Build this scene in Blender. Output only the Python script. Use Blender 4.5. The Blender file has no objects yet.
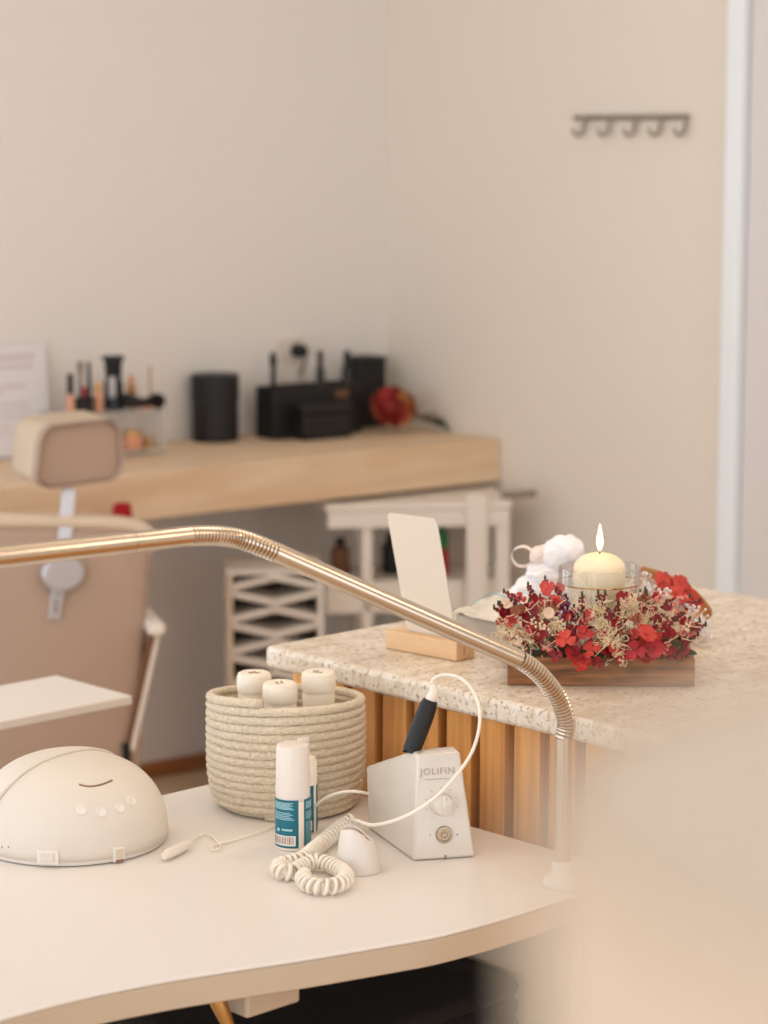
import bpy, bmesh, math, random
from math import pi, sin, cos, radians, sqrt, atan2
from mathutils import Vector, Matrix
random.seed(7)
S = bpy.context.scene
COL = S.collection
V = Vector

# ------------------------------------------------------------------ camera
FPX = 2418.0
CAMZ = 1.59
PITCH = radians(8.75)
FW = V((.6851, .7285, 0)).normalized()
RT = V((FW.y, -FW.x, 0))
CAM = V((0, 0, CAMZ))
DN = (FW * cos(PITCH) - V((0, 0, 1)) * sin(PITCH))
UP = (FW * sin(PITCH) + V((0, 0, 1)) * cos(PITCH))
cd = bpy.data.cameras.new('camera'); cam = bpy.data.objects.new('camera', cd); COL.objects.link(cam)
cd.sensor_fit = 'VERTICAL'; cd.sensor_height = 36; cd.sensor_width = 27; cd.lens = FPX / 1024 * 36
m = Matrix((RT, UP, -DN)).transposed().to_4x4(); m.translation = CAM
cam.matrix_world = m
cd.clip_start = .02
cd.dof.use_dof = True; cd.dof.focus_distance = 2.85; cd.dof.aperture_fstop = 4.4
S.camera = cam

def ray(px, py):
    return DN + RT * ((px - 384) / FPX) + UP * ((512 - py) / FPX)
def at(px, py, z=None, D=None, plane=None, x=None, y=None):
    """measured point of the photograph -> point of the room (on a height, a distance or a plane)"""
    d = ray(px, py)
    if z is not None: t = (z - CAMZ) / d.z
    elif x is not None: t = x / d.x
    elif y is not None: t = y / d.y
    elif D is not None: t = D / d.dot(FW)
    else: t = (plane[0] - CAM).dot(plane[1]) / d.dot(plane[1])
    return CAM + d * t

# ------------------------------------------------------------------ materials
def lin(c):
    return tuple(((v / 255) / 12.92 if v <= 10 else ((v / 255 + .055) / 1.055) ** 2.4) for v in c) + (1,)
MATS = {}
def mat(name, col, rough=.5, metal=0., bump=None, var=None, trans=0., ior=1.45, sss=0., coat=0., emit=None, estr=0., alpha=1., sheen=0.):
    m = bpy.data.materials.new(name); m.use_nodes = True
    nt = m.node_tree; b = nt.nodes['Principled BSDF']
    b.inputs['Base Color'].default_value = lin(col)
    b.inputs['Roughness'].default_value = rough
    b.inputs['Metallic'].default_value = metal
    b.inputs['Transmission Weight'].default_value = trans
    b.inputs['IOR'].default_value = ior
    b.inputs['Coat Weight'].default_value = coat
    b.inputs['Alpha'].default_value = alpha
    b.inputs['Sheen Weight'].default_value = sheen
    if sss:
        b.inputs['Subsurface Weight'].default_value = sss
        b.inputs['Subsurface Radius'].default_value = (.02, .012, .006)
        b.inputs['Subsurface Scale'].default_value = 1
    if emit:
        b.inputs['Emission Color'].default_value = lin(emit); b.inputs['Emission Strength'].default_value = estr
    tc = nt.nodes.new('ShaderNodeTexCoord')
    if var:   # (scale xyz, amount, second colour)
        sc, amt, c2 = var
        mp = nt.nodes.new('ShaderNodeMapping'); mp.inputs['Scale'].default_value = sc if hasattr(sc, '__len__') else (sc,) * 3
        nt.links.new(tc.outputs['Object'], mp.inputs['Vector'])
        n = nt.nodes.new('ShaderNodeTexNoise'); n.inputs['Scale'].default_value = 1; n.inputs['Detail'].default_value = 5
        nt.links.new(mp.outputs[0], n.inputs['Vector'])
        rp = nt.nodes.new('ShaderNodeMapRange'); rp.inputs['From Min'].default_value = .35; rp.inputs['From Max'].default_value = .65
        rp.inputs['To Max'].default_value = amt
        nt.links.new(n.outputs['Fac'], rp.inputs['Value'])
        mx = nt.nodes.new('ShaderNodeMix'); mx.data_type = 'RGBA'
        mx.inputs['A'].default_value = lin(col); mx.inputs['B'].default_value = lin(c2)
        nt.links.new(rp.outputs[0], mx.inputs['Factor']); nt.links.new(mx.outputs['Result'], b.inputs['Base Color'])
    if bump:  # (scale, strength, distance)
        sc, st, dist = bump
        mp2 = nt.nodes.new('ShaderNodeMapping'); mp2.inputs['Scale'].default_value = sc if hasattr(sc, '__len__') else (sc,) * 3
        nt.links.new(tc.outputs['Object'], mp2.inputs['Vector'])
        n2 = nt.nodes.new('ShaderNodeTexNoise'); n2.inputs['Scale'].default_value = 1; n2.inputs['Detail'].default_value = 3
        nt.links.new(mp2.outputs[0], n2.inputs['Vector'])
        bp = nt.nodes.new('ShaderNodeBump'); bp.inputs['Strength'].default_value = st; bp.inputs['Distance'].default_value = dist
        nt.links.new(n2.outputs['Fac'], bp.inputs['Height']); nt.links.new(bp.outputs[0], b.inputs['Normal'])
    MATS[name] = m
    return m

M_wall = mat('warm_white_plaster', (232, 228, 225), .85, bump=(60, .15, .002))
M_wall2 = mat('sand_white_plaster', (232, 224, 213), .85, bump=(60, .15, .002))
M_floor = mat('oak_floor', (222, 196, 166), .45, var=((1.5, 18, 1), .6, (206, 170, 134)))
M_ceil = mat('white_ceiling_paint', (238, 234, 228), .9)
M_base = mat('brown_wood_baseboard', (186, 124, 76), .45, var=((3, 30, 30), .6, (125, 72, 38)))
M_doorw = mat('white_door_paint', (240, 246, 252), .4)
M_doorl = mat('pale_grey_door_panel', (222, 218, 217), .5)
M_desk = mat('pale_oak_desk', (232, 208, 180), .5, var=((2.5, 22, 22), .7, (214, 180, 144)), bump=((4, 80, 80), .15, .001))
M_slat = mat('honey_oak_slats', (242, 180, 106), .5, var=((70, 70, 3), .75, (200, 130, 62)), bump=((120, 120, 5), .2, .001))
M_back = mat('dark_brown_slat_backing', (98, 62, 38), .7)
M_white = mat('white_laminate', (231, 225, 219), .32, var=(3, .15, (224, 216, 208)))
M_edge = mat('beige_edge_band', (194, 175, 153), .4)
M_plast = mat('white_plastic', (220, 210, 198), .5)
M_gloss = mat('glossy_white_plastic', (218, 209, 198), .2, coat=.3)
M_butt = mat('raised_white_button', (229, 222, 213), .4)
M_slot = mat('taupe_vent_slot', (140, 112, 92), .5)
M_rope = mat('cotton_rope', (246, 229, 202), .9, bump=((300, 300, 420), 1., .006), var=(230, .55, (220, 197, 164)), sheen=.3)
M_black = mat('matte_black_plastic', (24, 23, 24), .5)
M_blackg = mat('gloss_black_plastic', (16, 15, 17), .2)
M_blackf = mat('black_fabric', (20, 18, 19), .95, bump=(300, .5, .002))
M_chrome = mat('brushed_steel', (202, 188, 172), .2, metal=1., bump=((3, 3, 3), .0, .001))
M_steel = mat('silver_bracket', (205, 208, 216), .4, metal=.6)
M_brass = mat('brass_fitting', (190, 150, 95), .35, metal=1)
M_frost = mat('frosted_plastic', (230, 219, 209), .35, sss=.1)
M_pbtn = mat('bronze_button_metal', (168, 148, 124), .35, metal=.8)
M_teal = mat('teal_label_print', (18, 106, 124), .4)
M_teal2 = mat('pale_print_lines', (165, 205, 212), .5)
M_paperw = mat('white_paper', (240, 236, 230), .7)
M_bars = mat('brown_barcode_bars', (150, 105, 80), .6)
M_cord = mat('cream_cord', (240, 230, 216), .4)
M_text = mat('grey_lettering', (176, 164, 152), .5)
M_candle = mat('ivory_wax', (247, 230, 198), .5, sss=.6)
M_wick = mat('burnt_wick', (45, 30, 24), .8)
M_gold = mat('gold_ring_metal', (205, 160, 100), .25, metal=1)
M_flame = mat('candle_flame', (255, 214, 140), .5, emit=(255, 222, 160), estr=9)
M_tray = mat('walnut_tray_wood', (158, 104, 60), .6, var=((14, 70, 110), 1., (88, 52, 26)), bump=((20, 120, 120), .3, .001))
M_tree = mat('tray_end_light_edge', (196, 160, 122), .5)
M_beech = mat('beech_block', (226, 188, 146), .5, var=((20, 120, 120), .4, (210, 168, 124)))
M_card = mat('cream_card', (222, 208, 192), .6)
M_taupe = mat('taupe_leatherette', (176, 152, 136), .55, bump=(200, .2, .001))
M_cream = mat('cream_leatherette', (204, 185, 162), .5)
M_pipe = mat('pale_piping', (214, 196, 176), .5)
M_red = mat('crimson_petal', (178, 32, 38), .55, var=(60, .8, (122, 14, 24)))
M_coral = mat('coral_petal', (206, 72, 60), .55, var=(60, .7, (170, 36, 38)))
M_pink = mat('dusty_pink_petal', (222, 128, 118), .6)
M_wine = mat('wine_petal', (120, 22, 34), .6)
M_rust = mat('rust_brown_petal', (142, 78, 48), .7)
M_dust = mat('ivory_petal', (226, 196, 168), .7)
M_burg = mat('burgundy_bead', (132, 24, 40), .5)
M_plum = mat('plum_berry', (112, 26, 74), .35)
M_stem = mat('olive_stem', (82, 72, 44), .8)
M_leafd = mat('dark_green_leaf', (44, 62, 40), .7)
M_moss = mat('dark_moss', (62, 50, 34), .95, bump=(120, 1., .01), var=(70, .8, (98, 78, 46)))
M_straw = mat('cream_reindeer_moss', (236, 216, 176), .85, sss=.1)
M_whiteb = mat('white_gypsophila', (236, 228, 226), .8)
M_kraft = mat('kraft_paper', (196, 146, 96), .8, bump=(40, .4, .004))
M_tulle = mat('white_tulle', (246, 244, 250), .9, sss=.2)
M_satin = mat('blush_satin_ribbon', (244, 226, 218), .35, sheen=.4)
M_lace = mat('ivory_net_wrap', (232, 225, 212), .85, bump=(90, .8, .006), var=(35, .5, (205, 196, 182)))
M_grey = mat('grey_gift_box_side', (190, 184, 174), .8, bump=(60, .3, .003))
M_turq = mat('turquoise_thread', (130, 190, 195), .6)
M_offw = mat('off_white_paint', (232, 224, 216), .5)
M_hydr = mat('dried_crimson_floret', (136, 34, 26), .7)
M_hydr2 = mat('dried_ochre_floret', (176, 112, 62), .7)
M_peach = mat('peach_cosmetic', (226, 160, 128), .4)
M_lipred = mat('red_cosmetic', (200, 52, 44), .4)
M_goldc = mat('gold_cosmetic_cap', (214, 170, 116), .3, metal=.6)
M_green = mat('green_bottle', (24, 112, 62), .4)
M_bred = mat('red_bottle', (176, 24, 30), .4)
M_poster = mat('white_poster_sheet', (228, 226, 230), .4)
M_ppink = mat('pale_pink_print', (216, 205, 208), .6)
M_darkwood = mat('dark_brown_wood', (120, 82, 58), .6)  # plain dark brown shared by tag, strut, jar and rack back
M_hook = mat('brushed_nickel', (150, 140, 128), .4, metal=.7)
M_shade = mat('cream_linen', (196, 172, 148), .95)
M_shadet = mat('pale_cream_top', (216, 203, 190), .9)
M_bottle = mat('ivory_bottle_plastic', (244, 232, 214), .45)
M_shadeb = mat('tan_linen_band', (186, 132, 80), .9)
M_pole = mat('light_wood_pole', (205, 160, 112), .5)
M_redc = mat('red_cloth', (170, 24, 34), .9)
GLOBE = 20
M_lampp = mat('lamp_diffuser', (255, 246, 232), .5, emit=(255, 240, 220), estr=3)

def thin_glass(name, tint, rough, haze=0.):
    m = bpy.data.materials.new(name); m.use_nodes = True; nt = m.node_tree; nt.nodes.clear()
    out = nt.nodes.new('ShaderNodeOutputMaterial'); tr = nt.nodes.new('ShaderNodeBsdfTransparent'); tr.inputs[0].default_value = tint
    gl = nt.nodes.new('ShaderNodeBsdfGlossy'); gl.inputs['Roughness'].default_value = rough
    lw = nt.nodes.new('ShaderNodeLayerWeight'); lw.inputs[0].default_value = .5
    pw = nt.nodes.new('ShaderNodeMath'); pw.operation = 'POWER'; pw.inputs[1].default_value = 3; nt.links.new(lw.outputs['Facing'], pw.inputs[0])
    fr = nt.nodes.new('ShaderNodeMath'); fr.operation = 'MULTIPLY_ADD'; fr.inputs[1].default_value = .75; fr.inputs[2].default_value = .04; nt.links.new(pw.outputs[0], fr.inputs[0])
    mx = nt.nodes.new('ShaderNodeMixShader'); nt.links.new(fr.outputs[0], mx.inputs[0]); nt.links.new(tr.outputs[0], mx.inputs[1]); nt.links.new(gl.outputs[0], mx.inputs[2])
    last = mx
    if haze:
        df = nt.nodes.new('ShaderNodeBsdfDiffuse'); df.inputs[0].default_value = (.9, .88, .86, 1)
        m2 = nt.nodes.new('ShaderNodeMixShader'); m2.inputs[0].default_value = haze; nt.links.new(mx.outputs[0], m2.inputs[1]); nt.links.new(df.outputs[0], m2.inputs[2]); last = m2
    nt.links.new(last.outputs[0], out.inputs[0]); return m
M_glass = thin_glass('clear_glass', (.97, .97, .965, 1), .02)
M_acry = thin_glass('clear_acrylic', (.96, .95, .94, 1), .05, .22)
def granite():
    m = mat('cream_granite', (214, 200, 182), .3)
    nt = m.node_tree; b = nt.nodes['Principled BSDF']
    tc = nt.nodes.new('ShaderNodeTexCoord')
    def noise(sc, det, lo, hi, stretch=(1, 1, 1)):
        mp = nt.nodes.new('ShaderNodeMapping'); mp.inputs['Scale'].default_value = stretch
        nt.links.new(tc.outputs['Object'], mp.inputs['Vector'])
        n = nt.nodes.new('ShaderNodeTexNoise'); n.inputs['Scale'].default_value = sc; n.inputs['Detail'].default_value = det
        nt.links.new(mp.outputs[0], n.inputs['Vector'])
        r = nt.nodes.new('ShaderNodeMapRange'); r.inputs['From Min'].default_value = lo; r.inputs['From Max'].default_value = hi
        nt.links.new(n.outputs['Fac'], r.inputs['Value']); return r.outputs[0]
    cur = None
    layers = [((233, 222, 208), (212, 195, 172), noise(22, 6, .4, .62, (1, 1.6, 1))),
              (None, (172, 148, 122), noise(150, 5, .53, .68)),
              (None, (230, 222, 212), noise(110, 4, .60, .72)),
              (None, (140, 116, 94), noise(230, 3, .64, .74))]
    for a, c, f in layers:
        mx = nt.nodes.new('ShaderNodeMix'); mx.data_type = 'RGBA'
        if cur is None: mx.inputs['A'].default_value = lin(a)
        else: nt.links.new(cur, mx.inputs['A'])
        mx.inputs['B'].default_value = lin(c)
        nt.links.new(f, mx.inputs['Factor']); cur = mx.outputs['Result']
    nt.links.new(cur, b.inputs['Base Color'])
    return m
M_gran = granite()

# ------------------------------------------------------------------ mesh builder
class MB:
    def __init__(s): s.v = []; s.f = []; s.uv = None
    def add(s, vs, fs):
        b = len(s.v); s.v += [V(p) for p in vs]; s.f += [tuple(b + i for i in f) for f in fs]; return s
    def box(s, c, d, rz=0, M=None):
        hx, hy, hz = d[0] / 2, d[1] / 2, d[2] / 2
        R = Matrix.Rotation(rz, 3, 'Z') if M is None else M
        vs = [V(c) + R @ V((x * hx, y * hy, z * hz)) for x in (-1, 1) for y in (-1, 1) for z in (-1, 1)]
        return s.add(vs, [(0, 1, 3, 2), (4, 6, 7, 5), (0, 4, 5, 1), (2, 3, 7, 6), (0, 2, 6, 4), (1, 5, 7, 3)])
    def hexa(s, b, t):
        n = len(b)
        return s.add(list(b) + list(t), [tuple(range(n - 1, -1, -1)), tuple(range(n, 2 * n))] + [(i, (i + 1) % n, n + (i + 1) % n, n + i) for i in range(n)])
    def prism(s, poly, z0, z1):
        return s.hexa([V((p[0], p[1], z0)) for p in poly], [V((p[0], p[1], z1)) for p in poly])
    def lathe(s, prof, c=(0, 0, 0), n=32, cap0=True, cap1=True, M=None, closed=False):
        M = M or Matrix.Identity(3); c = V(c); vs = []
        for r, z in prof:
            for i in range(n):
                a = 2 * pi * i / n; vs.append(c + M @ V((r * cos(a), r * sin(a), z)))
        fs = []; k = len(prof)
        for j in range(k - 1 if not closed else k):
            j2 = (j + 1) % k
            for i in range(n):
                i2 = (i + 1) % n; fs.append((j * n + i, j * n + i2, j2 * n + i2, j2 * n + i))
        if not closed:
            if cap0: fs.append(tuple(range(n - 1, -1, -1)))
            if cap1: fs.append(tuple((k - 1) * n + i for i in range(n)))
        return s.add(vs, fs)
    def tube(s, pts, r, n=10, caps=True, flat=1.):
        pts = [V(p) for p in pts]; k = len(pts)
        rs = r if hasattr(r, '__len__') else [r] * k
        vs = []; prev = None
        for i, p in enumerate(pts):
            t = (pts[min(i + 1, k - 1)] - pts[max(i - 1, 0)]).normalized()
            if prev is None:
                a = V((0, 0, 1)) if abs(t.z) < .9 else V((1, 0, 0)); nrm = (a - t * a.dot(t)).normalized()
            else:
                nrm = prev - t * prev.dot(t)
                nrm = nrm.normalized() if nrm.length > 1e-9 else V((1, 0, 0))
            prev = nrm; bn = t.cross(nrm)
            for j in range(n):
                q = 2 * pi * j / n; vs.append(p + (nrm * cos(q) * flat + bn * sin(q)) * rs[i])
        fs = [(i * n + j, i * n + (j + 1) % n, (i + 1) * n + (j + 1) % n, (i + 1) * n + j) for i in range(k - 1) for j in range(n)]
        if caps: fs += [tuple(range(n - 1, -1, -1)), tuple((k - 1) * n + j for j in range(n))]
        return s.add(vs, fs)
    def ball(s, c, r, nu=10, nv=6, sc=(1, 1, 1), fn=None):
        vs = []; c = V(c)
        for j in range(nv + 1):
            th = pi * j / nv
            for i in range(nu):
                ph = 2 * pi * i / nu
                d = V((sin(th) * cos(ph), sin(th) * sin(ph), cos(th)))
                k = fn(d) if fn else 1
                vs.append(c + V((d.x * sc[0], d.y * sc[1], d.z * sc[2])) * r * k)
        return s.add(vs, [(j * nu + i, (j + 1) * nu + i, (j + 1) * nu + (i + 1) % nu, j * nu + (i + 1) % nu) for j in range(nv) for i in range(nu)])
    def build(s, name, m, parent=None, bevel=0, seg=2, ang=40, sub=0, loc=None):
        me = bpy.data.meshes.new(name); me.from_pydata([tuple(v) for v in s.v], [], s.f)
        bm = bmesh.new(); bm.from_mesh(me)
        bmesh.ops.remove_doubles(bm, verts=bm.verts, dist=1e-6)
        bmesh.ops.recalc_face_normals(bm, faces=bm.faces)
        bm.to_mesh(me); bm.free()
        me.materials.append(m)
        for p in me.polygons: p.use_smooth = True
        me.set_sharp_from_angle(angle=radians(ang))
        o = bpy.data.objects.new(name, me); COL.objects.link(o)
        if parent is not None: o.parent = parent
        if loc is not None: o.location = loc
        if bevel:
            b = o.modifiers.new('bevel', 'BEVEL'); b.width = bevel; b.segments = seg; b.limit_method = 'ANGLE'; b.angle_limit = radians(35)
            b.harden_normals = False
            for p in me.polygons: p.use_smooth = True
        if sub:
            b = o.modifiers.new('sub', 'SUBSURF'); b.levels = sub; b.render_levels = sub
        return o
def tag(o, label=None, cat=None, group=None, kind=None):
    if label: o['label'] = label
    if cat: o['category'] = cat
    if group: o['group'] = group
    if kind: o['kind'] = kind
    return o
def thing(name, label, cat, loc=(0, 0, 0), rz=0, group=None):
    o = bpy.data.objects.new(name, None); COL.objects.link(o); o.location = loc; o.rotation_euler = (0, 0, rz)
    o.empty_display_size = .05
    return tag(o, label, cat, group)
def copy_tree(o, parent=None):
    c = o.copy(); COL.objects.link(c); c.parent = parent
    for ch in list(o.children): copy_tree(ch, c)
    return c
def catmull(pts, n=8, closed=False):
    pts = [V(p) for p in pts]; out = []; k = len(pts)
    for i in range(k if closed else k - 1):
        if closed: p0, p1, p2, p3 = pts[i - 1], pts[i], pts[(i + 1) % k], pts[(i + 2) % k]
        else: p0, p1, p2, p3 = pts[max(i - 1, 0)], pts[i], pts[i + 1], pts[min(i + 2, k - 1)]
        for j in range(n):
            t = j / n
            out.append(.5 * ((2 * p1) + (p2 - p0) * t + (2 * p0 - 5 * p1 + 4 * p2 - p3) * t * t + (3 * p1 - p0 - 3 * p2 + p3) * t ** 3))
    if not closed: out.append(pts[-1])
    return out
def text_mesh(s, size, name, m, parent, M, ext=.0003, spacing=1.):
    c = bpy.data.curves.new(name, 'FONT'); c.body = s; c.size = size; c.align_x = 'CENTER'; c.align_y = 'CENTER'; c.extrude = ext; c.space_character = spacing
    o = bpy.data.objects.new(name, c); COL.objects.link(o)
    dg = bpy.context.evaluated_depsgraph_get()
    me = bpy.data.meshes.new_from_object(o.evaluated_get(dg))
    bpy.data.objects.remove(o); me.materials.clear(); me.materials.append(m)
    me.transform(M)
    r = bpy.data.objects.new(name, me); COL.objects.link(r); r.parent = parent
    return r
def frame(o, xa, ya, za):
    M = Matrix((xa, ya, za)).transposed().to_4x4(); M.translation = o; return M

# ------------------------------------------------------------------ the room (turned 6 degrees from the furniture)
ROT = radians(-6.)
W1 = V((cos(ROT), sin(ROT), 0)); W2 = V((-sin(ROT), cos(ROT), 0))
DZ = .85
C0 = at(501, 439, z=DZ)                         # front right corner of the desk, against the right wall
PR = (C0, W1)                                   # plane of the right wall
cc = at(387, 430, plane=PR); CORN = V((cc.x, cc.y, 0))
PL = (CORN, W2)                                 # plane of the left wall
def RM(a, b, z=0): return CORN + W1 * a + W2 * b + V((0, 0, z))   # a: along left wall (0 at corner, negative left); b negative towards camera
def rel(p): q = p - CORN; return q.dot(W1), q.dot(W2), p.z
H = 2.75; AX = -5.0; BY = -7.6
def rbox(a0, a1, b0, b1, z0, z1, mb=None):
    mb = mb or MB()
    return mb.hexa([RM(a0, b0, z0), RM(a1, b0, z0), RM(a1, b1, z0), RM(a0, b1, z0)], [RM(a0, b0, z1), RM(a1, b0, z1), RM(a1, b1, z1), RM(a0, b1, z1)])
T = .15
tag(rbox(AX - T, T, BY - T, T, -.1, 0).build('floor', M_floor), kind='structure')
tag(rbox(AX - T, T, BY - T, T, H, H + .1).build('ceiling', M_ceil), kind='structure')
# left wall (the one behind the desk) with a window opening well left of the picture
def wall_open(name, m, horiz, fixed0, fixed1, lo, hi, openings):
    mb = MB()
    def bx(u0, u1, z0, z1):
        if u1 - u0 < 1e-4 or z1 - z0 < 1e-4: return
        if horiz: rbox(u0, u1, fixed0, fixed1, z0, z1, mb)
        else: rbox(fixed0, fixed1, u0, u1, z0, z1, mb)
    cur = lo
    for (u0, u1, z0, z1) in openings:
        bx(cur, u0, 0, H); bx(u0, u1, 0, z0); bx(u0, u1, z1, H); cur = u1
    bx(cur, hi, 0, H)
    return tag(mb.build(name, m), kind='structure')
wall_open('wall_left', M_wall, True, 0, T, AX - T, T, [(-4.5, -2.3, .3, 2.4)])
dr = rel(at(730, 300, plane=PR))[1]             # right end of the plaster, where the door frame begins
dr2 = rel(at(747.5, 300, plane=PR))[1]
wall_open('wall_right', M_wall2, False, 0, T, BY - T, 0, [(dr2 - .95, dr2 + .02, 0, 2.35)])
wall_open('wall_back', M_wall2, True, BY - T, BY, AX - T, T, [(-4.6, -.8, .1, 2.45)])
wall_open('wall_side', M_wall, False, AX - T, AX, BY, 0, [(-6.6, -.1, .1, 2.45)])
def window(n, horiz, fixed, u0, u1, z0, z1):
    r = bpy.data.objects.new('window_%d' % n, None); COL.objects.link(r); tag(r, kind='structure')
    mb = MB(); t = .06
    def bx(a, b, c, d):
        if horiz: rbox(a, b, fixed - .03, fixed + .03, c, d, mb)
        else: rbox(fixed - .03, fixed + .03, a, b, c, d, mb)
    bx(u0, u1, z0, z0 + t); bx(u0, u1, z1 - t, z1); bx(u0, u0 + t, z0 + t, z1 - t); bx(u1 - t, u1, z0 + t, z1 - t)
    k = 2
    for i in range(1, k + 1):
        c = u0 + (u1 - u0) * i / (k + 1); bx(c - t / 2, c + t / 2, z0 + t, z1 - t)
    mb.build('window_frame', M_doorw, r)
window(1, True, T / 2, -4.5, -2.3, .3, 2.4)
window(2, True, BY - T / 2, -4.6, -.8, .1, 2.45)
window(3, False, AX - T / 2, -6.6, -.1, .1, 2.45)
# baseboards
bbh = max(.03, at(170, 758, plane=PL).z); print('BB', bbh, at(170,785,plane=PL).z)
tag(rbox(AX, -.0125, -.012, -.0005, .0005, bbh).build('baseboard_left', M_base, bevel=.003), kind='structure')
tag(rbox(-.012, -.0005, dr + .002, -.0125, .0005, bbh).build('baseboard_right', M_base, bevel=.003), kind='structure')
# door frame and door leaf in the right wall
d1 = bpy.data.objects.new('door_1', None); COL.objects.link(d1); tag(d1, kind='structure')
mb = rbox(-.03, .1, dr2, dr, .0, 2.41); rbox(-.03, .1, dr2 - .94, dr2, 2.33, 2.41, mb); rbox(-.03, .1, dr2 - 1.02, dr2 - .94, 0, 2.41, mb)
mb.build('door_frame', M_doorw, d1, bevel=.006)
rbox(-.008, .035, dr2 - .94, dr2 - .001, .005, 2.33).build('door_leaf', M_doorl, d1, bevel=.003)
mb = MB().tube([RM(.0, dr2 - .85, 1.02), RM(-.04, dr2 - .85, 1.02), RM(-.045, dr2 - .84, 1.02), RM(-.045, dr2 - .73, 1.02)], .01)
mb.build('door_handle', M_steel, d1)

# ------------------------------------------------------------------ coat hooks on the right wall
h0 = at(577, 118, plane=PR); h1 = at(690, 116, plane=PR); hz = h0.z
hd = (h1 - h0); L = hd.length; mid = (h0 + h1) / 2
r = thing('coat_hook_rail', 'brushed metal rail of five small coat hooks on the bare beige wall', 'coat hooks', (mid.x, mid.y, hz), ROT - pi / 2)
MB().box((0, -.008, .0), (L, .012, .011)).build('rail', M_hook, r, bevel=.002)   # local x: along the wall to the camera; local y: into the wall?
for i in range(5):
    px = 582 + i * 25 + (1 if i > 2 else 0)
    q = at(px, 118, plane=PR); u = (q - mid).length * (1 if (q - mid).dot(hd) > 0 else -1)
    u += .010
    pts = catmull([(u + .012, -.014, .002), (u + .012, -.015, -.018), (u + .010, -.018, -.034), (u + .004, -.024, -.041), (u - .004, -.029, -.036), (u - .006, -.031, -.024)], 5)
    MB().tube(pts, .0042, 8).build('hook', M_hook, r)

# ------------------------------------------------------------------ floating desk
fl = rel(at(0, 489, z=DZ)); fr = rel(C0)
b0 = fr[1]
t0 = C0 - at(501, 481, plane=PR) ; thick = t0.z
tag(rbox(-1.62, -.0008, b0, -.0008, DZ - thick, DZ).build('floating_desk', M_desk, bevel=.003),
    'thick pale oak desk top fixed in the corner along the wall', 'desk')
def ondesk(px, py): 
    p = at(px, py, z=DZ); return p
def onwall(px, d, py=430):      # point of the picture column at d metres from the left wall
    p = at(px, py, plane=(CORN - W2 * d, W2)); return V((p.x, p.y, DZ))
def clampwall(p, d):      # keep d metres off the left wall
    a, b, z = rel(p); b = min(b, -d); return RM(a, b, z)

# black canister
p = onwall(215.5, .064)
r = thing('canister', 'tall matte black lidded canister standing alone on the oak desk', 'canister', (p.x, p.y, DZ + .0004))
h = at(215, 374, D=(p).dot(FW)).z - DZ
w = .0577
MB().lathe([(w - .003, 0), (w, .003), (w, h * .62), (w - .0005, h * .622)], n=40).build('body', M_black, r)
MB().lathe([(w - .0005, h * .6225), (w + .0022, h * .625), (w + .0022, h - .003), (w - .001, h)], n=40).build('lid', M_black, r)

# wide black caddy with bottles standing in it, small box in front, tall box behind
pl = onwall(310, .15); aL, bL, _ = rel(pl)
cL = rel(at(274, 420, plane=(pl, W2)))[0]; cR = rel(at(362, 420, plane=(pl, W2)))[0]
ctop = at(310, 386, plane=(pl, W2)).z
def rthing(name, label, cat, a, b, z, group=None): 
    p = RM(a, b, z); return thing(name, label, cat, p, ROT, group)
r = rthing('brush_caddy', 'wide black desk caddy with a small tan tag, brushes and bottles in it', 'caddy', (cL + cR) / 2, bL + .04, DZ + .0004)
wc = cR - cL; hc = ctop - DZ
mb = MB(); mb.box((0, -.036, hc / 2), (wc, .008, hc)); mb.box((0, .036, hc / 2), (wc, .008, hc))
for sx in (-1, 1): mb.box((sx * (wc / 2 - .004), 0, hc / 2), (.008, .064, hc))
mb.box((0, 0, .004), (wc - .016, .064, .008)); mb.box((-.045, 0, hc / 2 - .006), (.003, .064, hc - .012))
mb.build('body', M_black, r, bevel=.002)
MB().box((wc * .27, -.0406, hc * .80), (.04, .001, .016)).build('tag', M_darkwood, r)['label'] = 'small tan metal tag'
tubes = [(273, 351, .0085, 'slim black brush with a knob top standing upright at the left of the caddy', 'brush'),
         (320, 350, .0125, 'black pump bottle standing upright in the middle of the caddy', 'bottle'),
         (347, 350, .0145, 'thick black spray bottle standing upright at the right of the caddy', 'bottle')]
for px, py, rr, lb, ct in tubes:
    q = at(px, py, plane=(pl + W2 * .04, W2)); 
    t = thing(ct, lb, ct, (q.x, q.y, DZ + .009)); hh = q.z - DZ - .009
    if ct == 'brush':
        MB().lathe([(.004, 0), (.007, .01), (.007, hh * .75), (.006, hh * .8)], n=14).build('handle', M_blackg, t)
        MB().lathe([(.006, hh * .8), (.0095, hh * .85), (.0095, hh * .93), (.003, hh)], n=14).build('head', M_black, t)
    else:
        MB().lathe([(rr, 0), (rr, hh * .74), (rr * .6, hh * .8)], n=18).build('body', M_blackg, t)
        MB().lathe([(rr * .6, hh * .8), (rr * .62, hh * .96), (rr * .3, hh)], n=18).build('cap', M_black, t)
a0 = rel(at(290, 420, plane=(pl, W2)))[0]; a1 = rel(at(338, 420, plane=(pl, W2)))[0]
hb = at(314, 405, plane=(pl - W2 * .05, W2)).z - DZ
r = rthing('small_box', 'small black lidded box in front of the wide caddy', 'box', (a0 + a1) / 2, bL - .032, DZ + .0004)
MB().box((0, 0, hb * .36), ((a1 - a0), .06, hb * .72)).build('body', M_black, r, bevel=.004)
MB().box((0, 0, hb * .86 + .0004), ((a1 - a0) + .004, .063, hb * .27)).build('lid', M_black, r, bevel=.004)
a0 = rel(at(362, 400, plane=(CORN - W2 * .085, W2)))[0]; a1 = min(rel(at(387, 400, plane=(CORN - W2 * .085, W2)))[0], -.014)
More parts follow.
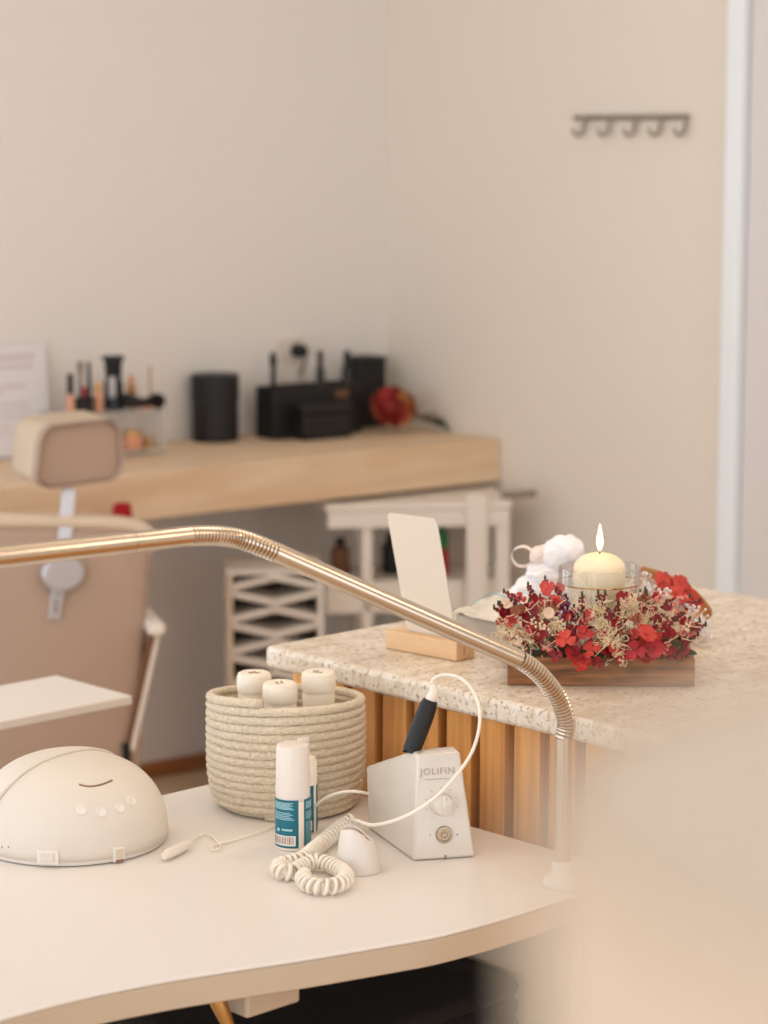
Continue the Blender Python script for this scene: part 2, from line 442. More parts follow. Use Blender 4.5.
ht = at(372, 357, plane=PL).z - DZ
r = rthing('tall_box', 'tall plain black box standing in the corner of the desk', 'box', (a0 + a1) / 2, -.045, DZ + .0004)
MB().box((0, 0, ht / 2), (a1 - a0, .075, ht)).build('body', M_black, r, bevel=.003)
MB().box((0, 0, ht + .0045), (a1 - a0 + .003, .079, .008)).build('lid', M_black, r, bevel=.002)
# wall socket with plugs
q = at(288, 363, plane=PL); 
r = thing('wall_socket', 'white double wall socket plate with black plug behind the caddy', 'socket', (q.x, q.y, q.z), ROT)
MB().box((0, -.006, 0), (.078, .01, .135)).build('plate', M_plast, r, bevel=.004)
for dz in (-.032, .032): MB().lathe([(.02, 0), (.022, .003), (.022, .005)], c=(0, -.0112, dz), n=24, M=Matrix.Rotation(pi / 2, 3, 'X')).build('outlet', M_butt, r)
mb = MB().lathe([(.017, 0), (.019, .01), (.015, .035)], c=(.012, -.017, .033), n=20, M=Matrix.Rotation(pi / 2, 3, 'X'))
mb.tube(catmull([(.012, -.045, .033), (.014, -.055, .02), (.016, -.045, -.01), (.014, -.03, -.03)], 6), .003)
mb.build('plug', M_black, r)

# dried hydrangea bouquet lying on the desk
p = onwall(393, .20); a, b, _ = rel(p); 
hc_ = RM(min(a, -.085), b, DZ + .066)
r = thing('dried_hydrangea', 'dried red and ochre hydrangea head lying on the desk beside the black box', 'flower', (hc_.x, hc_.y, DZ + .006))
mb = MB().ball((0, 0, .06), .040, 12, 8, sc=(1, 1, .95)); mb.build('flower_core', M_darkwood, r)
def petal_mb(mb, c, nrm, s, k=4, twist=0., cup=.25):
    nrm = nrm.normalized(); a = V((0, 0, 1)) if abs(nrm.z) < .9 else V((1, 0, 0))
    u = nrm.cross(a).normalized(); w = nrm.cross(u)
    for i in range(k):
        q = twist + 2 * pi * i / k
        d = u * cos(q) + w * sin(q); e = nrm.cross(d)
        rows = [(.04, .10, 0), (.35, .44, .05), (.7, .60, .12 + cup * random.uniform(-.3, .3)), (.92, .46, .22 + cup * random.uniform(-.8, .9)), (1.0, .16, .24 + cup * random.uniform(-.9, .9))]
        vs = []
        for (l, wd, hgt) in rows:
            for sgn in (-1, 0, 1):
                vs.append(c + d * (s * l) + e * (s * wd * sgn) + nrm * (s * (hgt * cup * 3 + abs(sgn) * .10)))
        fs = []
        for j in range(4):
            for g in range(2): fs.append((j * 3 + g, j * 3 + g + 1, j * 3 + g + 4, j * 3 + g + 3))
        mb.add(vs, fs)
for i in range(84):
    z = 1 - 2 * (i + .5) / 84; ph = i * 2.39996
    d = V((sqrt(1 - z * z) * cos(ph), sqrt(1 - z * z) * sin(ph), z))
    if d.z < -.85: continue
    mb = MB(); petal_mb(mb, V((0, 0, .06)) + V((d.x, d.y, d.z * .85)) * random.uniform(.042, .055), d + V((random.uniform(-.6, .6), random.uniform(-.6, .6), random.uniform(-.4, .4))), random.uniform(.013, .019), 4, random.random())
    side = d.dot(RT)
    mb.build('floret', M_hydr2 if (side > .3 and random.random() < .6) or random.random() < .2 else (M_hydr if random.random() < .75 else M_red), r)
mb = MB().tube(catmull([RT * .04 + V((0, 0, .05)), RT * .08 + V((0, 0, .03)), RT * .12 + V((0, 0, .012))], 5), .004)
mb.build('stem', M_stem, r)
for k_ in range(4):
    mb = MB(); base = RT * (.07 + .012 * k_) + V((0, 0, .03)); d = (RT + V((0, 0, .5 - .35 * k_)) - FW * (.3 * (k_ - 1))).normalized()
    sd = V((0, 0, 1)).cross(d).normalized()
    vs = []
    for j, (l, wd) in enumerate([(0, .002), (.02, .016), (.038, .013), (.05, .001)]):
        for sg in (-1, 0, 1): vs.append(base + d * l + sd * wd * sg + V((0, 0, -.25 * l * l / .05 + abs(sg) * .003)))
    mb.add(vs, [(j * 3 + g, j * 3 + g + 1, j * 3 + g + 4, j * 3 + g + 3) for j in range(3) for g in range(2)])
    mb.build('leaf', M_leafd, r)

# poster in a slanted stand
pc = onwall(32, .062); a, b, _ = rel(pc)
pa0 = rel(at(-40, 440, plane=(pc, W2)))[0]; pa1 = rel(at(57, 440, plane=(pc, W2)))[0]
ptop = at(30, 346, plane=(pc, W2)).z - DZ
r = rthing('table_poster', 'white poster with faint pink print in a clear slanted stand on the desk', 'poster', (pa0 + pa1) / 2, b, DZ + .0004)
pw = pa1 - pa0
mb = MB().hexa([V((-pw / 2 + .01, 0, .004)), V((pw / 2 - .012, 0, .004)), V((pw / 2 - .012, .003, .004)), V((-pw / 2 + .01, .003, .004))],
               [V((-pw / 2, .05, ptop)), V((pw / 2, .05, ptop)), V((pw / 2, .053, ptop)), V((-pw / 2, .053, ptop))])
mb.build('sheet', M_poster, r)
mb = MB()
for (z, wd, off, th) in [(.88, .75, 0, .018), (.80, .7, 0, .014), (.63, .3, .1, .012), (.58, .25, -.1, .006), (.48, .55, 0, .006), (.42, .6, 0, .006), (.36, .5, 0, .006), (.28, .55, 0, .005), (.22, .35, 0, .005)]:
    yy = .05 * z - .0008
    mb.box((off * pw, yy, ptop * z), (pw * wd, .0006, th))
mb.build('print', M_ppink, r)
mb = MB().box((0, .02, .0015), (pw, .08, .003)); mb.box((0, .0565, ptop * .45 + .003), (.08, .002, ptop * .9)); mb.build('stand', M_acry, r)

# acrylic cosmetics organiser with things in it
oc = onwall(128, .20); oa, ob, _ = rel(oc)
plo = (oc, W2)
oa0 = rel(at(66, 440, plane=plo))[0]; oa1 = rel(at(166, 440, plane=plo))[0]
r = rthing('cosmetics_organizer', 'clear acrylic cosmetics organizer with drawer on the desk behind the headrest', 'organizer', (oa0 + oa1) / 2, ob + .06, DZ + .0004)
ow = oa1 - oa0; oz = at(130, 411, plane=plo).z - DZ
mb = MB().box((0, 0, .004), (ow, .12, .008)); mb.box((0, 0, oz - .003), (ow, .12, .005))
for sx in (-1, 1): mb.box((sx * (ow / 2 - .002), 0, oz / 2), (.004, .12, oz - .014))
mb.box((0, .058, oz / 2), (ow - .01, .004, oz - .014)); mb.build('frame', M_acry, r)
MB().box((0, 0, .010), (ow - .012, .11, .003)).build('tray', M_pipe, r)
otop = DZ + oz
def onorg(px, py_top, rr, dp, name, lab, parts, z0=None):
    pt = at(px, py_top - 2, plane=(oc + W2 * dp, W2)); z0 = otop + .0006 if z0 is None else z0
    t = thing(name, lab, name.replace('_', ' '), (pt.x, pt.y, z0)); hh = pt.z - z0
    for (nm, m_, r0, r1, f0, f1) in parts:
        MB().lathe([(r0 * .96, hh * f0), (r0, hh * (f0 + .01)), (r1, hh * (f1 - .01)), (r1 * .94, hh * f1)], n=16).build(nm, m_, t)
    return t
onorg(70, 376, 0, .02, 'lip_gloss', 'peach lip gloss with black cap at the left end of the organizer', [('tube', M_peach, .0075, .0075, 0, .5), ('cap', M_black, .0078, .0078, .505, 1)])
onorg(80, 364, 0, .05, 'makeup_brush', 'thin dark makeup brush beside the peach lip gloss', [('handle', M_blackg, .004, .003, 0, .7), ('bristles', M_darkwood, .004, .007, .7, 1)])
onorg(88.5, 364, 0, .03, 'mascara', 'slim black mascara standing in the black cup', [('tube', M_blackg, .006, .006, 0, .5), ('cap', M_black, .005, .0045, .505, 1)], z0=otop + .004)
onorg(84, 389, 0, .082, 'lipstick', 'short red lipstick standing behind the black cup', [('base', M_black, .008, .008, 0, .55), ('stick', M_lipred, .0065, .0065, .555, 1)])
onorg(98, 384, 0, .03, 'concealer', 'peach concealer tube between black cup and black brush', [('tube', M_peach, .0095, .0095, 0, .7), ('cap', M_goldc, .009, .009, .705, 1)])
t = onorg(113, 358, 0, .055, 'setting_spray', 'tall black flared spray bottle with a silver front, tallest on the organizer', [('body', M_blackg, .026, .022, 0, .55), ('neck', M_black, .019, .022, .555, .93), ('cap', M_black, .0275, .0275, .935, 1)])
MB().box((0, 0, 0), (.018, .003, .05)).build('silver_panel', M_steel, t, loc=-FW * .0275 + V((0, 0, .055)))
onorg(131, 378, 0, .085, 'perfume', 'small amber perfume bottle behind the black brush pouch', [('bottle', M_goldc, .012, .012, 0, .7), ('cap', M_peach, .007, .007, .705, 1)])
onorg(150, 368, 0, .09, 'makeup_pencil', 'pale wooden makeup pencil standing at the right rear of the organizer', [('shaft', M_tree, .0035, .003, 0, .9), ('tip', M_lipred, .003, .001, .905, 1)])
p0 = at(122, 399, plane=(oc + W2 * .02, W2)); 
t = thing('powder_brush', 'black powder brush lying with its round dark head to the right', 'brush', (p0.x, p0.y, otop + .016))
pr = W1 * .095 + V((0, 0, 0))
MB().tube([V((0, 0, .006)), W1 * .02 + V((0, 0, .006)), W1 * .055 - V((0, 0, .001)), W1 * .07], [.018, .017, .011, .012], 12).build('handle', M_black, t)
MB().ball(pr, .0215, 12, 8, sc=(1.1, 1, .9)).build('bristles', M_blackf, t)
MB().box(W1 * .075 - V((0, 0, .0135)) + W2 * -.0, (.05, .02, .004), rz=ROT).build('pink_compact', M_peach, t)
cp0 = at(84, 396, plane=(oc + W2 * .03, W2))
t = thing('brush_cup', 'low black cup on the left of the organizer top', 'cup', (cp0.x, cp0.y, otop + .0006))
ch0 = .036
MB().lathe([(.001, .0005), (.021, 0), (.022, .002), (.023, ch0), (.0205, ch0), (.019, .003), (.001, .003)], n=28, cap0=False, cap1=False).build('cup', M_black, t)
q0 = RM(oa0 + ow * .77, ob + .05, DZ + .0125)
t = thing('powder_jar', 'glass jar of beige powder with gold lid inside the organizer', 'jar', q0)
MB().lathe([(.022, 0), (.024, .003), (.024, .026), (.02, .03)], n=24).build('jar', M_peach, t); MB().lathe([(.0225, .0305), (.0225, .041), (.02, .043)], n=24).build('lid', M_goldc, t)
q0 = RM(oa0 + ow * .93, ob + .05, DZ + .0125)
t = thing('nail_polish', 'small gold bottle at the right inside the organizer', 'bottle', q0)
MB().lathe([(.0105, 0), (.011, .002), (.011, .022), (.005, .026)], n=20).build('bottle', M_goldc, t); MB().lathe([(.006, .0265), (.005, .044)], n=16).build('cap', M_plast, t)

# ------------------------------------------------------------------ styling chair seen from behind
CD = 4.75
def chp(px, py, D=CD): return at(px, py, D=D)
crz = radians(-43.2) + radians(16)      # local x runs to the right of the picture, local y away
hp = chp(84, 455)
floorp = V((chp(60, 600).x, chp(60, 600).y, 0))
r = thing('styling_chair', 'taupe padded salon chair with headrest seen from behind, at the left edge', 'chair', floorp, crz)
Ri = Matrix.Rotation(-crz, 3, 'Z')
def CL(px, py, D=CD): return Ri @ (at(px, py, D=D) - floorp)
def rounded_pad(w, d, h, rx, n=10, belly=0.):
    pts = []
    for (cx, cz, a0) in [(w / 2 - rx, h / 2 - rx, 0), (-w / 2 + rx, h / 2 - rx, pi / 2), (-w / 2 + rx, -h / 2 + rx, pi), (w / 2 - rx, -h / 2 + rx, 3 * pi / 2)]:
        for i in range(n + 1):
            a = a0 + pi / 2 * i / n; pts.append((cx + rx * cos(a), cz + rx * sin(a)))
    mb = MB(); k = len(pts)
    layers = [(-d / 2, .93), (-d / 2 + .008, .98), (-d / 2 + .02, 1.), (d / 2 - .03, 1.), (d / 2 - .01, .96), (d / 2, .88)]
    vs = [V((x * s, y, z * s)) for (y, s) in layers for (x, z) in pts]
    fs = [(j * k + i, j * k + (i + 1) % k, (j + 1) * k + (i + 1) % k, (j + 1) * k + i) for j in range(len(layers) - 1) for i in range(k)]
    fs += [tuple(range(k - 1, -1, -1)), tuple((len(layers) - 1) * k + i for i in range(k))]
    return mb.add(vs, fs)
def place_mb(mb, loc, M=None):
    for i, v in enumerate(mb.v): mb.v[i] = V(loc) + ((M @ v) if M else v)
    return mb
hw = .188; hh = .128
c = CL(68, 452)
M_h = Matrix.Rotation(radians(12), 3, 'Z') @ Matrix.Rotation(radians(2), 3, 'X') @ Matrix.Rotation(radians(-3), 3, 'Y')
def slant(mb, h):
    for v in mb.v:
        if v.x < 0: v.x *= 1.04 - .24 * (v.z / h + .5)
    return mb
hr = place_mb(slant(rounded_pad(hw, .14, hh, .036), hh), c + V((0, .075, 0)), M_h).build('headrest', M_cream, r)
hr['label'] = 'cream side of the headrest pad'
place_mb(slant(rounded_pad(hw - .004, .012, hh - .004, .035), hh), c + V((0, .075, 0)) + M_h @ V((0, -.072, 0)), M_h).build('headrest_back', M_taupe, r)
# bracket
b1 = CL(69, 484); b2 = CL(61, 560); b3 = CL(52, 617)
def strap(mb, p, q, w, t, ny=V((0, 1, 0))):
    d = (q - p); l = d.length; d.normalize(); s_ = d.cross(ny).normalized(); n_ = s_.cross(d)
    M = Matrix((s_, n_, d)).transposed(); mb.box((p + q) / 2, (w, t, l), M=M); return mb
mb = strap(MB(), b1 + V((0, .0, -.008)), b2 + V((0, -.03, 0)), .028, .009); strap(mb, b2 + V((0, -.03, .005)), b3 + V((0, -.03, 0)), .027, .007)
mb.build('bracket', M_steel, r, bevel=.003)
j = CL(60, 570); mb = MB().lathe([(.001, 0), (.036, 0), (.042, .006), (.042, .016), (.036, .022), (.001, .022)], c=(0, 0, 0), n=28, M=Matrix.Rotation(pi / 2, 3, 'X'), cap0=False, cap1=False)
place_mb(mb, j + V((0, -.028, 0)), Matrix.Diagonal((1, 1, .85))); mb.build('pivot', M_steel, r)
mb = MB()
for dz in (-.014, -.028): mb.ball(b3 + V((.003, -.035, .05 + dz)), .003, 8, 5)
mb.build('bolt', M_black, r)
# backrest: big pad, pale piping at its upper edge
tl = CL(-110, 500); tr_ = CL(146, 520); bl = CL(128, 770)
bw = tr_.x - tl.x; bh = tr_.z - bl.z + .10
ctr = V(((tr_.x + tl.x) / 2, 0, (tr_.z + (bl.z - .10)) / 2 + .0))
M_b = Matrix.Rotation(radians(3.5), 3, 'Y')
place_mb(rounded_pad(bw, .085, bh, .055), ctr + V((0, .02, 0)), M_b).build('backrest', M_taupe, r)
ring = []
for i in range(33):
    a = pi * i / 32
    x = (bw / 2 + .001) * (1 if cos(a) > 0 else -1) * abs(cos(a)) ** .28; z = (bh / 2 - .06) + .063 * abs(sin(a)) ** .6
    ring.append(V((x, -.0, z)))
pts = [ctr + M_b @ (q + V((0, -.012, 0))) for q in ring]
MB().tube(pts, [.0155 * min(1, .15 + min(q, len(pts) - 1 - q) * .25) for q in range(len(pts))], 10).build('piping', M_pipe, r)
# front cushion, seat, arms, column and base
place_mb(rounded_pad(bw - .10, .03, bh - .12, .05), ctr + V((0, .078, 0)), M_b).build('cushion', M_cream, r)
seat_z = ctr.z - bh / 2 - .02
MB().box((ctr.x, .255, seat_z), (bw + .02, .36, .12)).build('seat', M_cream, r, bevel=.04, seg=4)
arm1 = CL(152, 636); arm2 = CL(127, 752)
mb = MB(); strap(mb, arm1 + V((.004, .02, 0)), arm2 + V((0, .02, 0)), .011, .03); mb.build('side_strut', M_darkwood, r, bevel=.002)
mb = MB(); strap(mb, arm1 + V((.014, .03, .004)), arm2 + V((.012, .03, .0)), .012, .05); mb.build('strut_cover', M_offw, r, bevel=.004)
MB().box(arm1 + V((.008, .13, .016)), (.034, .3, .026)).build('armrest', M_offw, r, bevel=.008, seg=3)
MB().box(arm2 + V((.0, .02, -.005)), (.017, .034, .045)).build('strut_foot', M_black, r, bevel=.003)
MB().lathe([(.03, .03), (.03, seat_z - .061)], c=(ctr.x, .3, 0), n=24).build('column', M_steel, r)
MB().lathe([(.26, 0), (.26, .012), (.2, .022), (.035, .03)], c=(ctr.x, .3, .0005), n=40).build('base', M_steel, r)
# unidentified small red thing built as a slim upright roll, only its top shows
q = at(122, 503, D=CD + .50)
r2 = thing('red_thing', 'unidentified small red thing barely showing between chair back and desk', 'red_thing', (q.x, q.y, .0005))
MB().lathe([(.004, 0), (.006, .05), (.006, .10)], n=12).build('tip', M_steel, r2)
MB().lathe([(.010, .101), (.018, .2), (.024, .5), (.0245, q.z - .05), (.020, q.z - .004), (.012, q.z)], n=20).build('canopy', M_redc, r2)

# ------------------------------------------------------------------ white trolley under the desk
TD = 5.72
tp = at(430, 500, D=TD)
trz = radians(-36)
r = thing('white_trolley', 'white wooden trolley with apron, shelf and dark handle under the desk end', 'trolley', (tp.x, tp.y, 0), trz)
Ri2 = Matrix.Rotation(-trz, 3, 'Z')
def TL(px, py, D=TD): return Ri2 @ (at(px, py, D=D) - V((tp.x, tp.y, 0)))
pT = (V((tp.x, tp.y, 0)), Matrix.Rotation(trz, 3, 'Z') @ V((0, 1, 0)))
def TP(px, py): return Ri2 @ (at(px, py, plane=pT) - V((tp.x, tp.y, 0)))
xl = TP(326, 510).x; xr = TP(512, 510).x; zt = min(TP(430, 494).z, DZ - thick - .012); za = TP(430, 527).z
zs = TP(400, 583).z; zs2 = zs - .075
dp = .27
MB().box(((xl + xr) / 2, dp / 2, zt - .009), (xr - xl, dp, .018)).build('top', M_offw, r, bevel=.003)
mb = MB(); mb.box(((xl + xr) / 2, .008, (zt - .019 + za) / 2), (xr - xl - .01, .014, zt - .019 - za)); mb.box(((xl + xr) / 2, dp - .008, (zt - .019 + za) / 2), (xr - xl - .01, .014, zt - .019 - za))
mb.build('apron', M_offw, r, bevel=.002)
for (px, w_) in ((368, .026), (476, .05)):
    x = TP(px, 560).x
    MB().box((x, -.006 if w_ > .03 else .03, (zt + .0 + (.02 if w_ > .03 else -.02)) / 2), (w_, .014 if w_ > .03 else .03, zt + (.02 if w_ > .03 else -.02))).build('leg', M_offw, r, bevel=.003)
for (x, y) in ((TP(503, 560).x, .02), (TP(372, 560).x, dp - .03), (TP(500, 560).x, dp - .03)):
    MB().box((x, y, (zt - .02) / 2), (.034, .028, zt - .02)).build('leg', M_offw, r, bevel=.003)
mb = MB().box(((xl + xr) / 2, dp / 2, zs - .008), (xr - xl, dp - .03, .016)); mb.box(((xl + xr) / 2, .022, zs - .045), (xr - xl, .014, .06)); mb.build('shelf', M_offw, r, bevel=.003)
MB().box(((xl + xr) / 2, dp / 2, .12), (xr - xl - .02, dp - .03, .016)).build('shelf', M_offw, r, bevel=.003)
hx0 = TP(505, 498); hx1 = TP(540, 496)
MB().tube([hx0 + V((0, .05, 0)), hx1 + V((0, .05, 0))], .009, 10).build('handle', M_hook, r)
bp_ = Matrix.Rotation(trz, 3, 'Z') @ V((TP(446, 560).x, .10, zs + .0008)) + V((tp.x, tp.y, 0))
zg = TP(446, 532).z - zs
b = thing('bottle', 'red bottle with green top half on the trolley shelf', 'bottle', bp_)
MB().lathe([(.02, 0), (.022, .004), (.022, zg * .52), (.0215, zg * .53)], n=24).build('body', M_bred, b)
MB().lathe([(.0215, zg * .532), (.021, zg * .75), (.016, zg * .9), (.014, zg)], n=24).build('cap', M_green, b)
for (px, m_, hh_, lab, nm) in ((398, M_black, .10, 'dark bottle on the trolley shelf behind the cream card', 'bottle'), (346, M_darkwood, .09, 'brown jar at the left of the trolley shelf', 'jar')):
    bp_ = Matrix.Rotation(trz, 3, 'Z') @ V((TP(px, 560).x, .13, zs + .0008)) + V((tp.x, tp.y, 0))
    b = thing(nm, lab, nm, bp_)
    MB().lathe([(.022, 0), (.023, .003), (.023, hh_ * .7), (.012, hh_ * .8)], n=20).build('body', m_, b); MB().lathe([(.0125, hh_ * .805), (.0125, hh_)], n=16).build('cap', M_black, b)

# ------------------------------------------------------------------ white lattice rack on the floor under the desk
LDp = at(275, 620, D=5.55)
lrz = radians(-38)
r = thing('lattice_rack', 'white zigzag lattice rack standing on the floor under the desk', 'rack', (LDp.x, LDp.y, 0), lrz)
pLr = (V((LDp.x, LDp.y, 0)), Matrix.Rotation(lrz, 3, 'Z') @ V((0, 1, 0)))
Ri3 = Matrix.Rotation(-lrz, 3, 'Z')
def LP(px, py): return Ri3 @ (at(px, py, plane=pLr) - V((LDp.x, LDp.y, 0)))
x0 = LP(233, 620).x; x1 = LP(318, 620).x; ztop = LP(275, 575).z
zz = 0.02; step = LP(275, 600).z - LP(275, 616).z
nrow = int(ztop / step)
z0r = ztop - nrow * step + .012
per = (x1 - x0) / 2.0
for j in range(nrow):
    zc = z0r + step * (j + .5) - .01; ph = j % 2
    pts = []
    N = 2
    top_, bot_ = [], []
    for i in range(N + 1):
        x = x0 + (x1 - x0) * i / N; zz_ = zc + (.30 * step if (i + ph) % 2 else -.30 * step)
        top_.append((x, zz_ + step * .19)); bot_.append((x, zz_ - step * .19))
    out = top_ + bot_[::-1]
    mb = MB().hexa([V((x, -.005, z)) for x, z in out], [V((x, .2, z)) for x, z in out])
    mb.build('zigzag_board', M_offw, r, bevel=.002)
zf0 = z0r
mb = MB()
MB().box((x0 - .007, .098, ztop / 2), (.013, .2, ztop)).build('side_panel', M_pipe, r, bevel=.002)
MB().box((x1 + .007, .098, ztop / 2), (.013, .2, ztop)).build('side_panel', M_offw, r, bevel=.002)
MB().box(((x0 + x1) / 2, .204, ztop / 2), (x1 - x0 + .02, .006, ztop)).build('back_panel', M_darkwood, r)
MB().box(((x0 + x1) / 2, .1, ztop + .0065), (x1 - x0 + .028, .205, .012)).build('top_panel', M_offw, r, bevel=.002)

# ------------------------------------------------------------------ stone topped counter with oak slats
GX0 = 2.09; GY1 = 2.46; GX1 = 2.865; GY0 = .75; GZ = .91
ct = thing('reception_counter', 'reception counter with speckled cream stone top and vertical oak slats', 'counter', (GX0, GY0, 0))
def L_(x, y, z): return (x - GX0, y - GY0, z)
MB().hexa([V(L_(GX0, GY0, GZ - .03)), V(L_(GX1, GY0, GZ - .03)), V(L_(GX1, GY1, GZ - .03)), V(L_(GX0, GY1, GZ - .03))],
          [V(L_(GX0, GY0, GZ)), V(L_(GX1, GY0, GZ)), V(L_(GX1, GY1, GZ)), V(L_(GX0, GY1, GZ))]).build('stone_top', M_gran, ct, bevel=.007, seg=3)
mb = MB().box(L_((2.14 + 2.83) / 2, (GY0 + .02 + 2.43) / 2, (GZ - .0305) / 2), (2.83 - 2.14, 2.43 - GY0 - .02, GZ - .0305)); mb.build('carcass', M_back, ct)
sl0 = None; y = 2.436
while y - .043 > GY0 + .01:
    MB().box(L_(2.13, y - .0215, (GZ - .031) / 2), (.019, .043, GZ - .031)).build('slat', M_slat, ct, bevel=.0015)
    y -= .0595
x = 2.15
while x < 2.80:
    MB().box(L_(x + .02, 2.441, (GZ - .031) / 2), (.043, .019, GZ - .031)).build('slat', M_slat, ct, bevel=.0015); x += .0595

# ------------------------------------------------------------------ nail table
TZ = .75
front = [(2.066, 1.762), (2.0, 1.762), (1.933, 1.765), (1.87, 1.764), (1.812, 1.765), (1.742, 1.772), (1.687, 1.786), (1.6, 1.811), (1.519, 1.838), (1.44, 1.862), (1.352, 1.879), (1.26, 1.884)]
mir = [(2 * 1.26 - x, y) for x, y in front[:-1]][::-1]
fc = catmull([V((x, y, 0)) for x, y in front + mir], 5)
x_left = 2 * 1.26 - 2.066
poly = [(p.x, p.y) for p in fc] + [(x_left, 2.415), (2.066, 2.415)]
nt_ = thing('nail_table', 'white manicure table with a curved front and thick beige edge', 'table', (1.26, 2.1, 0))
def N_(x, y, z): return V((x - 1.26, y - 2.1, z))
mb = MB().hexa([N_(x, y, TZ - .004) for x, y in poly], [N_(x, y, TZ) for x, y in poly]); mb.build('tabletop', M_white, nt_, bevel=.0015)
cxm, cym = 1.26, 2.1
def ins(p, d=.0015): return (cxm + (p[0] - cxm) * (1 - d), cym + (p[1] - cym) * (1 - d * 2))
mb = MB().hexa([N_(*ins(q), TZ - .034) for q in poly], [N_(*ins(q), TZ - .0042) for q in poly]); mb.build('edge_band', M_edge, nt_, bevel=.002)
MB().box(N_(2.056, 2.10, .357), (.018, .5, .714)).build('side_panel', M_edge, nt_, bevel=.003)
MB().box(N_(.48, 2.10, .357), (.03, .5, .714)).build('side_panel', M_edge, nt_, bevel=.003)
# power unit under the top
pu = at(268, 1000, z=.69)
MB().box(N_(pu.x, pu.y + .02, .6975), (.075, .06, .034)).build('power_unit', M_edge, nt_, bevel=.004)
# socket/cable gland
pg = at(216, 1010, z=.69)
MB().tube([N_(pg.x, pg.y, .714), N_(pg.x + .002, pg.y, .70), N_(pg.x + .015, pg.y - .01, .66), N_(pg.x + .03, pg.y + .02, .58)], [.007, .009, .006, .006], 12).build('cable_gland', M_brass, nt_)
# black drawer unit with folded black towels under the table
tw = at(528, 975, z=.6); dX = 2.022; 
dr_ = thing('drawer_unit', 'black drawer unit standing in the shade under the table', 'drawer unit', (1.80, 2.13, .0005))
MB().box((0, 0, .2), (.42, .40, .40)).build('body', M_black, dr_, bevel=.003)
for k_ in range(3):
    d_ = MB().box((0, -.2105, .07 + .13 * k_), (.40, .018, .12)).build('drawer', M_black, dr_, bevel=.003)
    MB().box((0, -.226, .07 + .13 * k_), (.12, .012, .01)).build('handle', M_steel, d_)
wv = [('topmost', .558), ('middle', .508), ('lowest', .458)]
for k_ in range(4):
    z0 = .4015 + .0485 * k_
    mb = MB()
    w_, d_, h_ = .425, .40, .047
    nn = 40; prof = []
    for i in range(nn):
        a = 2 * pi * i / nn; ca, sa = cos(a), sin(a)
        e = .12
        x = w_ / 2 * (1 if ca > 0 else -1) * abs(ca) ** e; yy = d_ / 2 * (1 if sa > 0 else -1) * abs(sa) ** e
        prof.append((x, yy))
    layers = []
    for (zz_, s_) in [(0, .97), (.004, .99), (.012, 1.), (.02, .985), (.0235, .965), (.027, .985), (.036, 1.), (.043, .99), (.047, .965)]:
        layers.append([V((x * s_ * (1 + .004 * sin(3 * i + k_)), yy_ * s_ * (1 + .004 * sin(2 * i + k_)), zz_)) for i, (x, yy_) in enumerate(prof)])
    vs = [q for l in layers for q in l]; K = nn
    fs = [(j * K + i, j * K + (i + 1) % K, (j + 1) * K + (i + 1) % K, (j + 1) * K + i) for j in range(len(layers) - 1) for i in range(K)] + [tuple(range(K - 1, -1, -1)), tuple((len(layers) - 1) * K + i for i in range(K))]
    mb.add(vs, fs)
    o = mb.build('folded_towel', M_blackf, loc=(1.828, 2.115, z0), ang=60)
    tag(o, ['folded black towel under the table, lowest of the stack', 'folded black towel under the table, second from the bottom of the stack', 'folded black towel under the table, second from the top of the stack', 'folded black towel under the table, topmost of the stack'][k_], 'towel', 'black towels folded under the table')

# ------------------------------------------------------------------ narrow white tray table beyond the nail table
r = thing('tray_table', 'narrow white tray table standing beyond the domed lamp', 'side table', (1.66, 2.885, .0005))
MB().box((.15, 0, .773), (.61, .19, .014)).build('top', M_white, r, bevel=.002)
MB().lathe([(.02, .02), (.02, .7655)], n=20).build('column', M_steel, r)
MB().box((.0, 0, .01), (.3, .3, .02)).build('base', M_plast, r, bevel=.006)

# ------------------------------------------------------------------ UV lamp (dome)
ub = at(59.5, 868, z=TZ); uc = ub + FW * .116; UR = .1165; UH = .100; UZ = TZ + .006
r = thing('nail_dryer_lamp', 'white domed nail curing lamp with round buttons and curved slot', 'nail lamp', (uc.x, uc.y, TZ + .0005))
urz = -radians(43.2)                       # local x = picture right, local y = away
r.rotation_euler = (0, 0, urz)
UE = 2.35
def dome_pt(th, ph, k=1.):    # th 0 top .. pi/2 rim
    s_, c_ = sin(th), cos(th)
    e = 2 / UE
    return V((UR * k * s_ ** e * cos(ph), UR * k * s_ ** e * sin(ph), .006 + UH * k * max(c_, 0) ** e))
def dome_mb(k, sel=None, nth=24, nph=72, th0=0.):
    mb = MB(); vs = []
    for j in range(nth + 1):
        th = pi / 2 * j / nth
        for i in range(nph): vs.append(dome_pt(th, 2 * pi * i / nph, k))
    fs = []
    for j in range(nth):
        for i in range(nph):
            f = (j * nph + i, (j + 1) * nph + i, (j + 1) * nph + (i + 1) % nph, j * nph + (i + 1) % nph)
            c = sum((vs[q] for q in f), V()) / 4
            if sel is None or sel(c): fs.append(f)
    return mb.add(vs, fs)
def clean(o):
    bm = bmesh.new(); bm.from_mesh(o.data)
    bmesh.ops.delete(bm, geom=[v for v in bm.verts if not v.link_faces], context='VERTS'); bm.to_mesh(o.data); bm.free()
# opening for the hand on the side away from the viewer
o = dome_mb(1., lambda c: not (c.y > .07 and c.z < .06 and abs(c.x) < .08)).build('shell', M_plast, r); clean(o)
sd = o.modifiers.new('solid', 'SOLIDIFY'); sd.thickness = .003; sd.offset = -1
